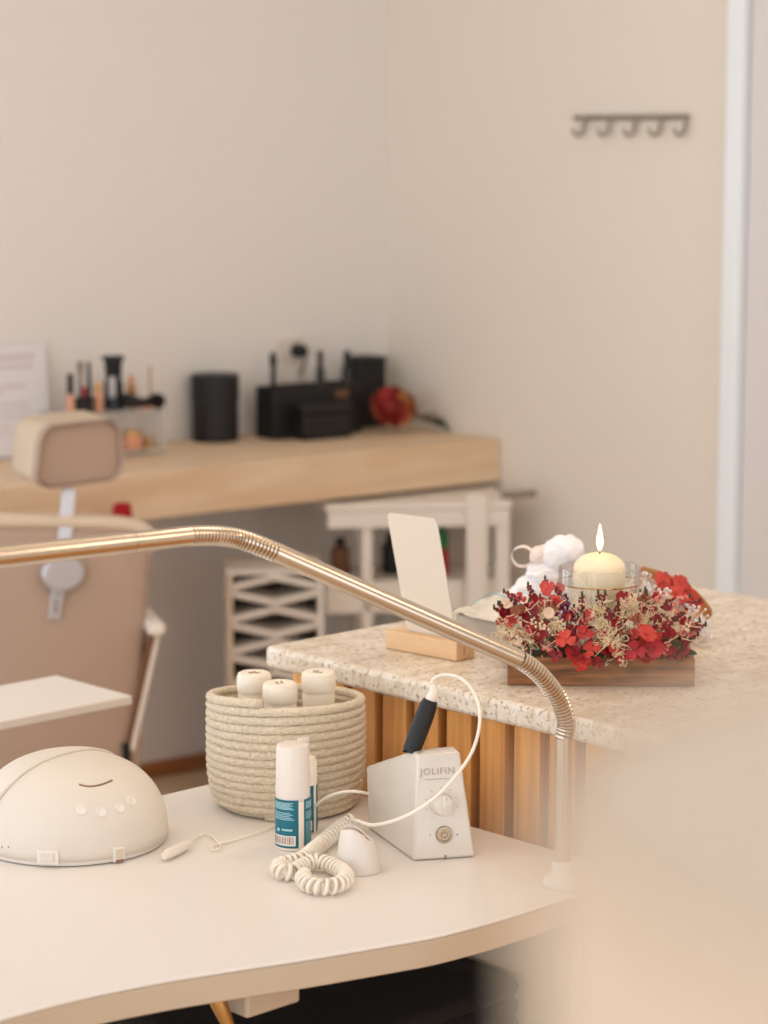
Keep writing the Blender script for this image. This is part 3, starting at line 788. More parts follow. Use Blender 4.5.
# second, raised hood shell with a curved edge
o = dome_mb(1.03, lambda c: not (c.y > .07 and c.z < .06 and abs(c.x) < .08), 40, 120).build('hood', M_plast, r)
bm = bmesh.new(); bm.from_mesh(o.data)
hn = V((-.72, .62, .30)); bmesh.ops.bisect_plane(bm, geom=bm.verts[:] + bm.edges[:] + bm.faces[:], plane_co=V((0, 0, .08)) + hn / hn.dot(hn) * .012, plane_no=hn, clear_inner=True)
bmesh.ops.delete(bm, geom=[v for v in bm.verts if not v.link_faces], context='VERTS'); bm.to_mesh(o.data); bm.free()
sd = o.modifiers.new('solid', 'SOLIDIFY'); sd.thickness = .0035; sd.offset = -1
MB().lathe([(UR - .012, 0), (UR - .003, .001), (UR - .001, .006)], n=72).build('base_plate', M_butt, r)
Ru = Matrix.Rotation(-urz, 3, 'Z')
def on_dome(px, py, off=0.):
    o_ = Ru @ (CAM - V((uc.x, uc.y, TZ + .0005))); d_ = Ru @ ray(px, py)
    def F(p): return (sqrt(p.x ** 2 + p.y ** 2) / UR) ** UE + (max(p.z - .006, 0) / UH) ** UE - 1
    t = 2.0
    while F(o_ + d_ * t) > 0 and t < 4: t += .0005
    p = o_ + d_ * t; e = 1e-4
    n = V((F(p + V((e, 0, 0))) - F(p - V((e, 0, 0))), F(p + V((0, e, 0))) - F(p - V((0, e, 0))), F(p + V((0, 0, e))) - F(p - V((0, 0, e))))).normalized()
    return p + n * off, n
pts = []
for (px, py) in [(79, 784.5), (84, 786), (91, 786.5), (98, 785.5), (105, 783.5), (112, 780.5)]: pts.append(on_dome(px, py, .0002)[0])
MB().tube(catmull(pts, 4), .0013, 8).build('slot', M_slot, r)
def axes(n):
    a = V((0, 0, 1)); x = a.cross(n).normalized(); return x, n.cross(x), n
for (px, py) in [(81.5, 810), (101.5, 812), (119.5, 808), (131.5, 801)]:
    p, n = on_dome(px, py, .0002); X, Y, Z = axes(n)
    place_mb(MB().lathe([(.0066, -.001), (.0064, .0012), (.0050, .0016), (.0035, .0008)], n=20), p, Matrix((X, Y, Z)).transposed()).build('button', M_butt, r)
for (px, py, w_, h_, nm) in [(48, 857, .026, .017, 'rocker_switch'), (118.5, 854, .015, .018, 'power_socket')]:
    p, n = on_dome(px, py, .0); X, Y, Z = axes(n); M = Matrix((X, Y, Z)).transposed()
    o = MB().box(p, (w_, h_, .006), M=M).build(nm, M_butt, r, bevel=.001)
    if nm == 'rocker_switch':
        MB().box(p + n * .0032, (w_ * .62, h_ * .6, .003), M=M).build('rocker', M_plast, o, bevel=.0006)
    else:
        MB().box(p + n * .0032 + Y * .001, (w_ * .6, h_ * .6, .003), M=M).build('insert', M_pipe, o, bevel=.0006)
        MB().box(p + n * .0032 - Y * .0072, (w_ * .75, .0022, .0012), M=M).build('red_mark', M_bars, o)
mb = MB()
for px in (2, 8.5):
    p, n = on_dome(px, 847, .0); mb.ball(p, .0011, 8, 5)
mb.build('screw_hole', M_slot, r)

# cord of the lamp: plug beside it, thin lead looping over the table
def tp_(px, py, z=TZ + .0025): return at(px, py, z=z)
r = thing('lamp_lead', 'thin clear white lead with a plug running from the domed lamp', 'cord', tp_(170, 853))
o0 = V(r.location)
a_, b_ = tp_(164, 856, TZ + .008), tp_(189, 843, TZ + .008)
MB().tube([a_ - o0, a_ - o0 + (b_ - a_) * .1, a_ - o0 + (b_ - a_) * .55, a_ - o0 + (b_ - a_) * .95, b_ - o0], [.004, .0062, .0066, .0052, .002], 14).build('plug', M_frost, r)
lead = catmull([b_ - o0] + [tp_(*q) - o0 for q in [(197, 837), (206, 834), (214, 838), (221, 847), (212, 850), (214, 845), (230, 841), (250, 835), (272, 827), (290, 817)]], 6)
MB().tube(lead, .0012, 8).build('wire', M_cord, r)

# ------------------------------------------------------------------ rope basket with three bottles
RB = .1035; bp0 = at(283.5, 822, z=TZ) + FW * .088
r = thing('rope_basket', 'round cream cotton rope basket holding three bottles on the white table', 'basket', (bp0.x, bp0.y, TZ + .0006))
BH = .142; nc = 14; ch = BH / nc
def brad(z):
    t = z / BH
    return .090 + (.1020 - .090) * (1 - (1 - min(t / .45, 1)) ** 2.2) - .001 * max(0, t - .7) / .3
# one continuous coil of rope, wound upward
path = []; 
turns = nc; npt = 64
mb = MB(); nseg = 10; vs = []; fs = []
tot = int(turns * npt)
for i in range(tot + 1):
    a = 2 * pi * i / npt + 3.7; z = ch * .5 + (i / npt) * (BH - ch) / turns
    rr = brad(z) - ch * .5
    tc_ = -(FW.x * cos(a) + FW.y * sin(a)); z += (z / BH) ** 2 * (.006 + .0105 * tc_)
    ctr_ = V((rr * cos(a), rr * sin(a), z)); er = V((cos(a), sin(a), 0))
    tw_ = i * .9
    for k_ in range(nseg):
        q = 2 * pi * k_ / nseg
        rad = ch * .55 * (1 + .07 * cos(3 * (q - tw_)))
        vs.append(ctr_ + er * rad * cos(q) + V((0, 0, 1)) * rad * sin(q) * 1.02)
for i in range(tot):
    for k_ in range(nseg): fs.append((i * nseg + k_, i * nseg + (k_ + 1) % nseg, (i + 1) * nseg + (k_ + 1) % nseg, (i + 1) * nseg + k_))
fs += [tuple(range(nseg - 1, -1, -1)), tuple(tot * nseg + k_ for k_ in range(nseg))]
mb.add(vs, fs).build('coiled_wall', M_rope, r, ang=180)
MB().lathe([(.001, .001), (.082, .001), (.084, .004), (.082, .008), (.001, .008)], n=48, cap0=False, cap1=False).build('bottom', M_rope, r)
specs = [(254, 672, 'cream bottle in the rope basket, left one of the three', .004), (280, 682, 'cream bottle in the rope basket, the front one in the middle', -.0015), (318.5, 671, 'cream bottle in the rope basket, right one of the three', .0)]
proto = None
for i, (px, py, lab, dz) in enumerate(specs):
    Dp = bp0.dot(FW) + (.02, -.030, .022)[i]
    q = at(px, py, D=Dp); hh = q.z - TZ - .0105
    rad = 17.6 * Dp / FPX
    if proto is None:
        t = thing('lotion_bottle', lab, 'bottle', (q.x, q.y, TZ + .0105), 0, 'bottles standing in the rope basket'); proto = t; ph = hh
        MB().lathe([(rad * .9, 0), (rad * .94, .003), (rad * .94, hh - .028), (rad * .88, hh - .025)], n=36).build('body', M_bottle, t)
        MB().lathe([(rad * .98, hh - .0245), (rad, hh - .022), (rad, hh - .006), (rad * .93, hh - .0015), (rad * .8, hh), (rad * .5, hh - .0005), (.0005, hh - .0025)], n=36, cap1=False).build('cap', M_bottle, t)
        mb = MB().box((0, .004, hh - .0008), (.012, .0022, .0012)); mb.box((.004, -.003, hh - .0008), (.008, .002, .0012)); mb.build('cap_mark', M_text, t)
    else:
        t = copy_tree(proto); t['label'] = lab; t.location = (q.x, q.y, TZ + .0105 + hh - ph + 0); t.rotation_euler = (0, 0, i * 1.1)
        t.location.z = TZ + .0105; t.scale = (1, 1, hh / ph)

# ------------------------------------------------------------------ two teal labelled bottles
def arc_patch(mb, R, a0, a1, z0, z1, n=12):
    vs = []
    for i in range(n + 1):
        a = a0 + (a1 - a0) * i / n
        vs += [V((R * cos(a), R * sin(a), z0)), V((R * cos(a), R * sin(a), z1))]
    return mb.add(vs, [(2 * i, 2 * i + 2, 2 * i + 3, 2 * i + 1) for i in range(n)])
def teal_bottle(px, pyb, Rb, label, capped, rot):
    p = at(px, pyb, z=TZ) + FW * Rb
    t = thing('spray_bottle', label, 'bottle', (p.x, p.y, TZ + .0005), rot)
    D = p.dot(FW)
    if capped:
        hb = at(px, 799, D=D).z - TZ; ht = at(px, 744, D=D).z - TZ
        MB().lathe([(Rb * .94, 0), (Rb, .003), (Rb, hb), (Rb * .96, hb + .001)], n=48).build('body', M_bottle, t)
        MB().lathe([(Rb * .985, hb + .0015), (Rb * .975, hb + .004), (Rb * .93, ht - .006), (Rb * .88, ht - .001), (Rb * .8, ht)], n=48).build('cap', M_frost, t)
        z0, z1 = at(px, 849, D=D - Rb).z - TZ, at(px, 801, D=D - Rb).z - TZ
    else:
        hs = at(px, 757, D=D).z - TZ; ht = at(px, 738, D=D).z - TZ
        MB().lathe([(Rb * .94, 0), (Rb, .003), (Rb, hs - .006), (Rb * .86, hs), (Rb * .5, hs + .002)], n=48).build('body', M_bottle, t)
        MB().lathe([(.0075, hs + .0025), (.0075, ht - .002), (.006, ht)], n=24).build('cap', M_plast, t)
        z0, z1 = at(px, 834, D=D - Rb).z - TZ, at(px, 787, D=D - Rb).z - TZ
    R1 = Rb + .0004
    la = MB(); arc_patch(la, R1, radians(-172), radians(-72), z0, z1, 18); arc_patch(la, R1, radians(-52), radians(60), z0, z1, 16)
    lo = la.build('label', M_teal, t)
    pr_ = MB(); R2 = Rb + .0007; hl = z1 - z0
    for (f0, f1, n_) in ((.80, .95, 6), (.58, .75, 5)):
        for k_ in range(n_):
            z = z0 + hl * (f0 + (f1 - f0) * (k_ + .5) / n_)
            arc_patch(pr_, R2, radians(-160), radians(-86 - (k_ * 7) % 16), z - .0005, z + .0004, 8)
            arc_patch(pr_, R2, radians(-46), radians(40), z - .0005, z + .0004, 8)
    for k_ in range(12):
        z = z0 + hl * (.06 + .5 * k_ / 12); arc_patch(pr_, R2, radians(-46), radians(30 - (k_ * 13) % 30), z - .0005, z + .0003, 8)
    arc_patch(pr_, R2, radians(-128), radians(-92), z0 + hl * .36, z0 + hl * .40, 6)
    ds = [];  # small round emblem
    for k_ in range(16):
        q = 2 * pi * k_ / 16; a = radians(-142) + .11 * cos(q); ds.append(V((R2 * cos(a), R2 * sin(a), z0 + hl * .37 + .0022 * sin(q))))
    pr_.add(ds, [tuple(range(16))])
    pr_.build('print', M_teal2, lo)
    bc = MB(); arc_patch(bc, R2, radians(-162), radians(-82), z0 + hl * .05, z0 + hl * .26, 10); bc.build('barcode', M_paperw, lo)
    bb = MB(); a = -159
    for k_ in range(13):
        w_ = [2.6, 1.6, 3.2, 1.8][k_ % 4]; arc_patch(bb, Rb + .001, radians(a), radians(a + w_), z0 + hl * .08, z0 + hl * .24, 2); a += w_ + [3.4, 2.6, 4][k_ % 3]
    bb.build('barcode_bars', M_bars, lo)
    return t
teal_bottle(292.5, 852, .0213, 'white bottle with teal barcode label and frosted cap, the front one of two', True, -radians(43.2) + radians(2))
teal_bottle(303.5, 836, .0165, 'uncapped white bottle with teal label, half hidden behind the capped one', False, -radians(43.2) + radians(30))

# ------------------------------------------------------------------ drill machine
fbl, fbr, bbl = at(413.5, 861.5, z=TZ), at(475.5, 857.5, z=TZ), at(368, 829, z=TZ)
wx = (fbr - fbl).normalized(); dy = V((-wx.y, wx.x, 0)); Wm = (fbr - fbl).length; Dm = (bbl - fbl).dot(dy)
r = thing('nail_drill_unit', 'glossy white nail drill control box with knob and power button', 'nail drill', (fbl.x, fbl.y, TZ + .0006), atan2(wx.y, wx.x))
Rm = Matrix.Rotation(-atan2(wx.y, wx.x), 3, 'Z')
def ML(p): return Rm @ (p - V((fbl.x, fbl.y, TZ + .0006)))
def lineD(px, py, near):  # point of the picture at the distance of a known point
    return at(px, py, D=near.dot(FW))
tfl = ML(lineD(417.5, 755.5, fbl + dy * .012)); tfr = ML(lineD(459.5, 751, fbr + dy * .012)); tbl = ML(lineD(365.5, 766, bbl))
tbr = V((tbl.x + (tfr.x - tfl.x) * 1.05, tbl.y, tbl.z))
tml = ML(lineD(405, 750, fbl + dy * .03))
tml = V((tfl.x - .0, tfl.y + .022, tfl.z + .0005)); tmr = V((tfr.x, tfr.y + .022, tfr.z + .0005))
tfl.y = tfr.y = .012
bx_ = ML(bbl).x
B = [V((0, 0, 0)), V((Wm, 0, 0)), V((Wm - .004, Dm, 0)), V((bx_, Dm, 0))]
mb = MB().add(B + [tfl, tfr, tmr, tml, tbr, tbl], [(0, 3, 2, 1), (0, 1, 5, 4), (4, 5, 6, 7), (7, 6, 8, 9), (3, 9, 8, 2), (1, 2, 8, 6, 5), (0, 4, 7, 9, 3)])
mb.build('housing', M_gloss, r, bevel=.0035, seg=3)
# front face frame
fo = (B[0] + B[1]) / 2; ft = (tfl + tfr) / 2; fu = (ft - fo); FHt = fu.length; fu.normalize(); fx = V((1, 0, 0)); fn = fx.cross(fu).normalized()
if fn.y > 0: fn = -fn
def on_front(px, py, off=.0004):
    o_ = ML(CAM); d_ = Rm @ ray(px, py); t = (fo - o_).dot(fn) / d_.dot(fn); return o_ + d_ * t + fn * off
fx2 = (on_front(450, 771) - on_front(422, 774)); fx2 = fx
tM = frame(on_front(437.5, 771.5, .0003), fx, fu, fn)
text_mesh('JOLIFIN', .0112, 'lettering', M_text, r, tM, spacing=1.15)
MB().box(on_front(437.5, 779, .0002), (.03, .0009, .0004), M=Matrix((fx, fu, fn)).transposed()).build('tagline', M_text, r)
MF = Matrix((fx, fu, fn)).transposed()
kp = on_front(441.5, 804, 0)
kn = place_mb(MB().lathe([(.0135, 0), (.0138, .002), (.0128, .004), (.0122, .015), (.0105, .0165), (.001, .0168)], n=36, cap1=False), kp, MF).build('speed_knob', M_gloss, r)
MB().box(kp + fn * .0175 + fu * .004, (.0022, .015, .0016), M=MF).build('grip', M_butt, kn, bevel=.0004)
mb = MB()
for i in range(9):
    a = radians(-50 + 280 * i / 8); p = kp + (fx * cos(a) + fu * sin(a)) * .0195 + fn * .0002
    mb.box(p, (.0009, .0022, .0004), M=MF @ Matrix.Rotation(a - pi / 2, 3, 'Z'))
mb.build('tick_mark', M_text, r)
bp1 = on_front(444, 834.5, 0)
bt = place_mb(MB().lathe([(.0098, 0), (.0102, .0015), (.0095, .003), (.0072, .0032), (.0068, .0018), (.0002, .0018)], n=36, cap1=False), bp1, MF).build('power_button', M_pbtn, r)
mb = MB()
arc = [bp1 + fn * .0022 + (fx * cos(a) + fu * sin(a)) * .0037 for a in [radians(125 + 290 * i / 14) for i in range(15)]]
mb.tube(arc, .0005, 6); mb.box(bp1 + fn * .0022 + fu * .003, (.001, .0045, .0006), M=MF); mb.build('power_symbol', M_slot, bt)
mb = MB().ball(on_front(457.5, 834.5, 0), .0011, 8, 5); mb.build('indicator', M_slot, r)
mb = MB().ball(on_front(430, 835, 0), .0009, 8, 5); mb.build('indicator', M_text, r)
mb = MB().box(on_front(445.5, 857.5, .0), (.0022, .006, .001), M=MF); mb.build('notch', M_slot, r)
# handpiece in the holder on top
hz0 = at(411, 752, D=fbl.dot(FW) + .04); hz1 = at(430.5, 700, D=fbl.dot(FW) + .045); hz2 = at(432, 684, D=fbl.dot(FW) + .046)
r = thing('drill_handpiece', 'black nail drill handpiece leaning upright in the white box', 'handpiece', hz0)
ax = hz1 - hz0
def li(t): return ax * t
MB().tube([li(-.02) + V((0, 0, .004)), li(.0), li(.3), li(.7), li(.9), li(1.0)], [.0103, .0105, .0112, .0112, .0105, .0085], 20).build('body', M_black, r)
MB().tube([li(1.0), li(1.01), li(1.2), hz2 - hz0], [.0068, .0068, .0055, .0042], 16).build('strain_relief', M_cord, r)
hpc = hz2
# cable: from the handpiece over the box down to the coil
Dq = fbl.dot(FW)
cpts = [hpc + V((0, 0, .002)), at(434, 678.5, D=Dq + .045), at(443, 675, D=Dq + .045), at(458, 677, D=Dq + .04), at(471, 688, D=Dq + .03), at(479, 707, D=Dq + .015), at(479, 729, D=Dq),
        at(472, 752, D=Dq - .015), at(459, 772, D=Dq - .03), at(441, 792, D=Dq - .035), at(425, 805, D=Dq - .035), at(408, 815, D=Dq - .03), at(390, 822, D=Dq - .02),
        at(372, 825, D=Dq - .0), at(358, 821, D=Dq + .015)]
# coil centre line on the table
cr = .0082; zc = TZ + cr + .0026
def ctp(px, py, dz=0): return at(px, py, z=zc + dz)
coilc = [ctp(353, 820, .010), ctp(343, 826, .006), ctp(329, 837, .003), ctp(315, 849), ctp(302, 859), ctp(289, 863), ctp(279, 866), ctp(281, 871.5), ctp(292, 872),
         ctp(303, 866), ctp(316, 861, .002), ctp(330, 865), ctp(342, 871), ctp(346, 879), ctp(337, 885), ctp(322, 887), ctp(308, 884), ctp(303, 878), ctp(309, 874, .001)]
def coil(cl, pitch, rad, samples=10):
    c = catmull(cl, 16); out = []; s_ = 0
    # arc length resample
    ls = [0]
    for i in range(1, len(c)): ls.append(ls[-1] + (c[i] - c[i - 1]).length)
    Ltot = ls[-1]; n = int(Ltot / pitch * samples); j = 0; up = V((0, 0, 1))
    for i in range(n + 1):
        s_ = Ltot * i / n
        while j < len(ls) - 2 and ls[j + 1] < s_: j += 1
        f = (s_ - ls[j]) / max(ls[j + 1] - ls[j], 1e-9); p = c[j].lerp(c[j + 1], f); t = (c[j + 1] - c[j]).normalized()
        sdv = t.cross(up).normalized(); u2 = sdv.cross(t); a = 2 * pi * i / samples
        out.append(p + (sdv * cos(a) + u2 * sin(a)) * rad)
    return out
r = thing('coiled_cable', 'cream coiled cord of the drill looping on the table beside the bottles', 'cord', tp_(330, 850))
o0 = V(r.location)
cc1 = coil(coilc, .0082, .0078, 14)
MB().tube([p - o0 for p in catmull(cpts + [cc1[0]], 6)], .0021, 10).build('straight_cord', M_cord, r)
MB().tube([p - o0 for p in cc1], .0024, 8).build('coil', M_cord, r)
# supply lead of the box: arcs out behind the bottles
r = thing('supply_lead', 'cream lead arching from the drill box behind the teal labelled bottles', 'cord', tp_(330, 800))
o0 = V(r.location)
Dk = 2.93
MB().tube([p - o0 for p in catmull([at(306, 822, D=2.885), at(312, 811, D=2.87), at(320, 802, D=2.86), at(332, 795, D=2.85), at(347, 791.5, D=2.85), at(360, 792, D=2.855), at(369, 794, D=2.87)], 6)], .0019, 10).build('lead', M_cord, r)
# holder cup
p = at(357, 878, z=TZ) + FW * .030 + RT * .002
r = thing('handpiece_holder', 'small white translucent cone shaped holder beside the coiled cord', 'holder', (p.x, p.y, TZ + .0005), -radians(43.2))
mb = MB(); vs = []; nn = 40; Lr = [(0, 1., 0), (.1, .98, 0), (.4, .9, 0), (.7, .78, .2), (.9, .68, .7), (1., .62, 1.)]
for (t_, s_, sk) in Lr:
    for i in range(nn):
        a = 2 * pi * i / nn; x = .0235 * s_ * cos(a); yv = .0225 * s_ * sin(a)
        z = .050 * t_ - sk * .012 * (.5 + .5 * cos(a - .2)) ** 1.5 - (sk * .006 * (.5 + .5 * cos(2 * a)) if sk else 0)
        vs.append(V((x - .004 * t_, yv, z)))
fs = [(j * nn + i, j * nn + (i + 1) % nn, (j + 1) * nn + (i + 1) % nn, (j + 1) * nn + i) for j in range(len(Lr) - 1) for i in range(nn)]
vs = [v * 1.1 for v in vs]; mb.add(vs, fs); mb.add([V((v.x, v.y, v.z)) for v in vs[:nn]], [tuple(range(nn - 1, -1, -1))])
o = mb.build('cone', M_frost, r); sd = o.modifiers.new('solid', 'SOLIDIFY'); sd.thickness = .002; sd.offset = -1
MB().lathe([(.008, 0.003), (.0105, .036), (.0105, .040), (.009, .041), (.0085, .036), (.0005, .01)], c=(-.003, 0, 0), n=24, cap1=False).build('inner_tube', M_frost, r)

# ------------------------------------------------------------------ magnifier lamp with gooseneck arm
bpx = at(562, 886, z=TZ)
AD = bpx.dot(FW)
r = thing('gooseneck_lamp', 'brushed steel gooseneck lamp arm arching across the picture from a table clamp', 'lamp', (bpx.x, bpx.y, TZ + .0005))
o0 = V(r.location)
MB().lathe([(.021, 0), (.022, .002), (.022, .008), (.019, .011), (.0125, .013), (.0125, .028), (.012, .03)], n=36).build('clamp', M_offw, r)
zt_ = at(567.5, 738, D=AD).z - TZ
MB().tube([V((0, 0, .03)), V((0, 0, zt_))], .0098, 24).build('post', M_chrome, r)
top = V((0, 0, zt_)) + o0
RA = .0107
def goose(pts, rad, pitch=.0044):
    c = catmull(pts, 40); ls = [0]
    for i in range(1, len(c)): ls.append(ls[-1] + (c[i] - c[i - 1]).length)
    n = max(2, int(ls[-1] / pitch)) * 4; out = []; rs = []; j = 0
    for i in range(n + 1):
        s_ = ls[-1] * i / n
        while j < len(ls) - 2 and ls[j + 1] < s_: j += 1
        f = (s_ - ls[j]) / max(ls[j + 1] - ls[j], 1e-9); out.append(c[j].lerp(c[j + 1], f)); rs.append(rad * (1, 1, 1, .80)[i % 4])
    return out, rs
g1 = [top, at(566.5, 722, D=AD), at(560, 702, D=AD - .005), at(549, 685, D=AD - .015), at(535, 670, D=AD - .025), at(519, 659, D=AD - .035)]
pp, rs = goose([p - o0 for p in g1], RA); MB().tube(pp, rs, 20).build('gooseneck', M_chrome, r)
s1 = [g1[-1], at(400, 605, D=AD - .09), at(276, 552.5, D=AD - .15)]
MB().tube([p - o0 for p in [s1[0], s1[0].lerp(s1[2], .5), s1[2]]], RA, 24).build('arm', M_chrome, r)
g2 = [s1[-1], at(255, 544, D=AD - .16), at(235, 538, D=AD - .17), at(212, 535.5, D=AD - .19), at(189, 536, D=AD - .21)]
pp, rs = goose([p - o0 for p in g2], RA * 1.0); MB().tube(pp, rs, 20).build('gooseneck', M_chrome, r)
s2 = [g2[-1], at(-60, 563.5, D=AD - .42)]
MB().tube([s2[0] - o0, s2[0].lerp(s2[1], .245) - o0], RA, 24).build('arm', M_chrome, r)
MB().tube([s2[0].lerp(s2[1], .248) - o0, s2[1] - o0], RA * 1.03, 24).build('arm', M_chrome, r)
hd_ = at(-130, 575, D=AD - .46) - o0
MB().lathe([(.05, -.01), (.085, -.012), (.09, 0), (.085, .012), (.05, .014), (.045, .002)], c=hd_, n=40, closed=True).build('lamp_head', M_plast, r)

# ------------------------------------------------------------------ card in a wooden block
q0, q1, q2 = at(386, 648.5, z=GZ), at(456.5, 662, z=GZ), at(471, 657, z=GZ)
ux = (q1 - q0).normalized(); Lb = (q1 - q0).length; uy = V((-ux.y, ux.x, 0)); Wb = max((q2 - q1).dot(uy), .03)
Hb = at(386, 630, D=q0.dot(FW)).z - GZ
bz = atan2(ux.y, ux.x)
r = thing('card_holder_block', 'small beech wood block holding the upright cream card', 'card holder', (q0.x, q0.y, GZ + .0005), bz)
ys = Wb * .46; g = .0016
mb = MB().box((Lb / 2, (ys - g) / 2, Hb / 2), (Lb, ys - g, Hb)); mb.box((Lb / 2, (ys + g + Wb) / 2, Hb / 2), (Lb, Wb - ys - g, Hb)); mb.box((Lb / 2, ys, Hb * .15), (Lb, g * 2.2, Hb * .3))
mb.build('block', M_beech, r, bevel=.0012)
cb0 = at(405.5, 622, D=(q0 + uy * ys + ux * .02).dot(FW))
Rb_ = Matrix.Rotation(-bz, 3, 'Z')
def BL(p): return Rb_ @ (p - V((q0.x, q0.y, GZ + .0005)))
# card: bottom edge in the slot, top leaning back toward the table
cpl = (V((q0.x, q0.y, 0)) + uy * ys, uy)
cl_ = BL(at(408, 632, plane=cpl)).x; cr_ = BL(at(457, 645, plane=cpl)).x
tgt0, tgt1 = (387, 512), (438, 523)
best = None
for i in range(0, 80):
    lean = -.001 * i
    pl_ = (cpl[0] + uy * lean, uy); a = BL(at(*tgt0, plane=pl_)); e = abs(a.x - cl_)
    if best is None or e < best[0]: best = (e, lean, a.z, BL(at(*tgt1, plane=pl_)).z)
lean = max(best[1], -.05); hc1 = best[2]
cz0 = Hb * .32
pts2 = []; rc = .009
cw = cr_ - cl_
for (x, s_, a0) in [(cr_, -1, 0), (cl_, 1, pi / 2)]:
    for i in range(7):
        a = a0 + pi / 2 * i / 6; pts2.append((x + s_ * rc + rc * cos(a), 1 - 0, rc * sin(a)))
def cp(x, z, y_):
    t_ = (z - Hb) / (hc1 - Hb); t_ = max(t_, 0); return V((x, ys + y_ + lean * t_, z))
outl = [(cl_, cz0), (cr_, cz0), (cr_, Hb)] + [(x, hc1 - rc + dz) for (x, _, dz) in pts2] + [(cl_, Hb)]
mb = MB().hexa([cp(x, z, -.0009) for x, z in outl], [cp(x, z, .0009) for x, z in outl])
o = mb.build('display_card', M_card, None); o.location = (q0.x, q0.y, GZ + .0005); o.rotation_euler = (0, 0, bz)
tag(o, 'blank cream card with rounded corners standing in the wood block', 'card')

# ------------------------------------------------------------------ flower arrangement in a wooden tray
f0 = at(507.5, 685.5, z=GZ); f1 = at(694.5, 687.5, z=GZ); fx_ = (f1 - f0).normalized(); FL = (f1 - f0).length; frz = atan2(fx_.y, fx_.x); fy_ = V((-fx_.y, fx_.x, 0))
FDp = .17; org = (f0 + f1) / 2
FH = at(600, 658.5, D=org.dot(FW)).z - GZ
fa = thing('flower_arrangement', 'dark wood tray of red hydrangea, heather and moss around the candle', 'flower arrangement', (org.x, org.y, GZ + .0005), frz)
mb = MB(); th = .007
tr = MB().box((0, FDp / 2, .004), (FL - .002, FDp - .002, .008))
for yv in (th / 2, FDp - th / 2): tr.box((0, yv, FH / 2), (FL, th, FH))
for sx in (-1, 1): tr.box((sx * (FL / 2 - th / 2), FDp / 2, FH / 2), (th, FDp - 2 * th - .0004, FH))
tro = tr.build('wooden_tray', M_tray, fa, bevel=.0012)
Rf = Matrix.Rotation(-frz, 3, 'Z')
def FLc(p): return Rf @ (p - V(fa.location))
# candle positions
CY = .095
cworld = V(fa.location) + Matrix.Rotation(frz, 3, 'Z') @ V((0, CY, 0))
cw0 = at(599, 600, D=cworld.dot(FW)); cxl = FLc(cw0).x; cDw = cworld.dot(FW)
cpos = V(fa.location) + Matrix.Rotation(frz, 3, 'Z') @ V((cxl, CY, .0088))
ctop = at(598, 552.5, D=cDw).z; gtop = at(598, 566, D=cDw).z
GR = 41.5 * cDw / FPX; CR = 26.2 * cDw / FPX
# moss bed, a ring around the glass
def hfun(x, y, k):
    rr = sqrt(((x - cxl) / .125) ** 2 + ((y - CY) / .1) ** 2)
    return FH * .75 + .026 * max(0, 1 - rr ** 2) + .004 * sin(x * 190 + k) * cos(y * 210)
mb = MB(); vs = []; nr, na = 8, 64
for j in range(nr + 1):
    for i in range(na):
        a = 2 * pi * i / na; ca, sa = cos(a), sin(a)
        # tray rectangle boundary along this direction
        hx_ = (FL / 2 - .009 - cxl * (1 if ca > 0 else -1)); hy_ = (FDp - CY - .009) if sa > 0 else (CY - .009)
        rb = min(hx_ / max(abs(ca), 1e-6), hy_ / max(abs(sa), 1e-6))
        rr = (GR + .003) + (rb - GR - .003) * j / nr
        x, y = cxl + rr * ca, CY + rr * sa
        vs.append(V((x, y, hfun(x, y, 0) if j > 0 else FH * .4)))
fs = [(j * na + i, j * na + (i + 1) % na, (j + 1) * na + (i + 1) % na, (j + 1) * na + i) for j in range(nr) for i in range(na)]
mb.add(vs, fs).build('moss_bed', M_moss, fa)
R_ = random.Random(11)
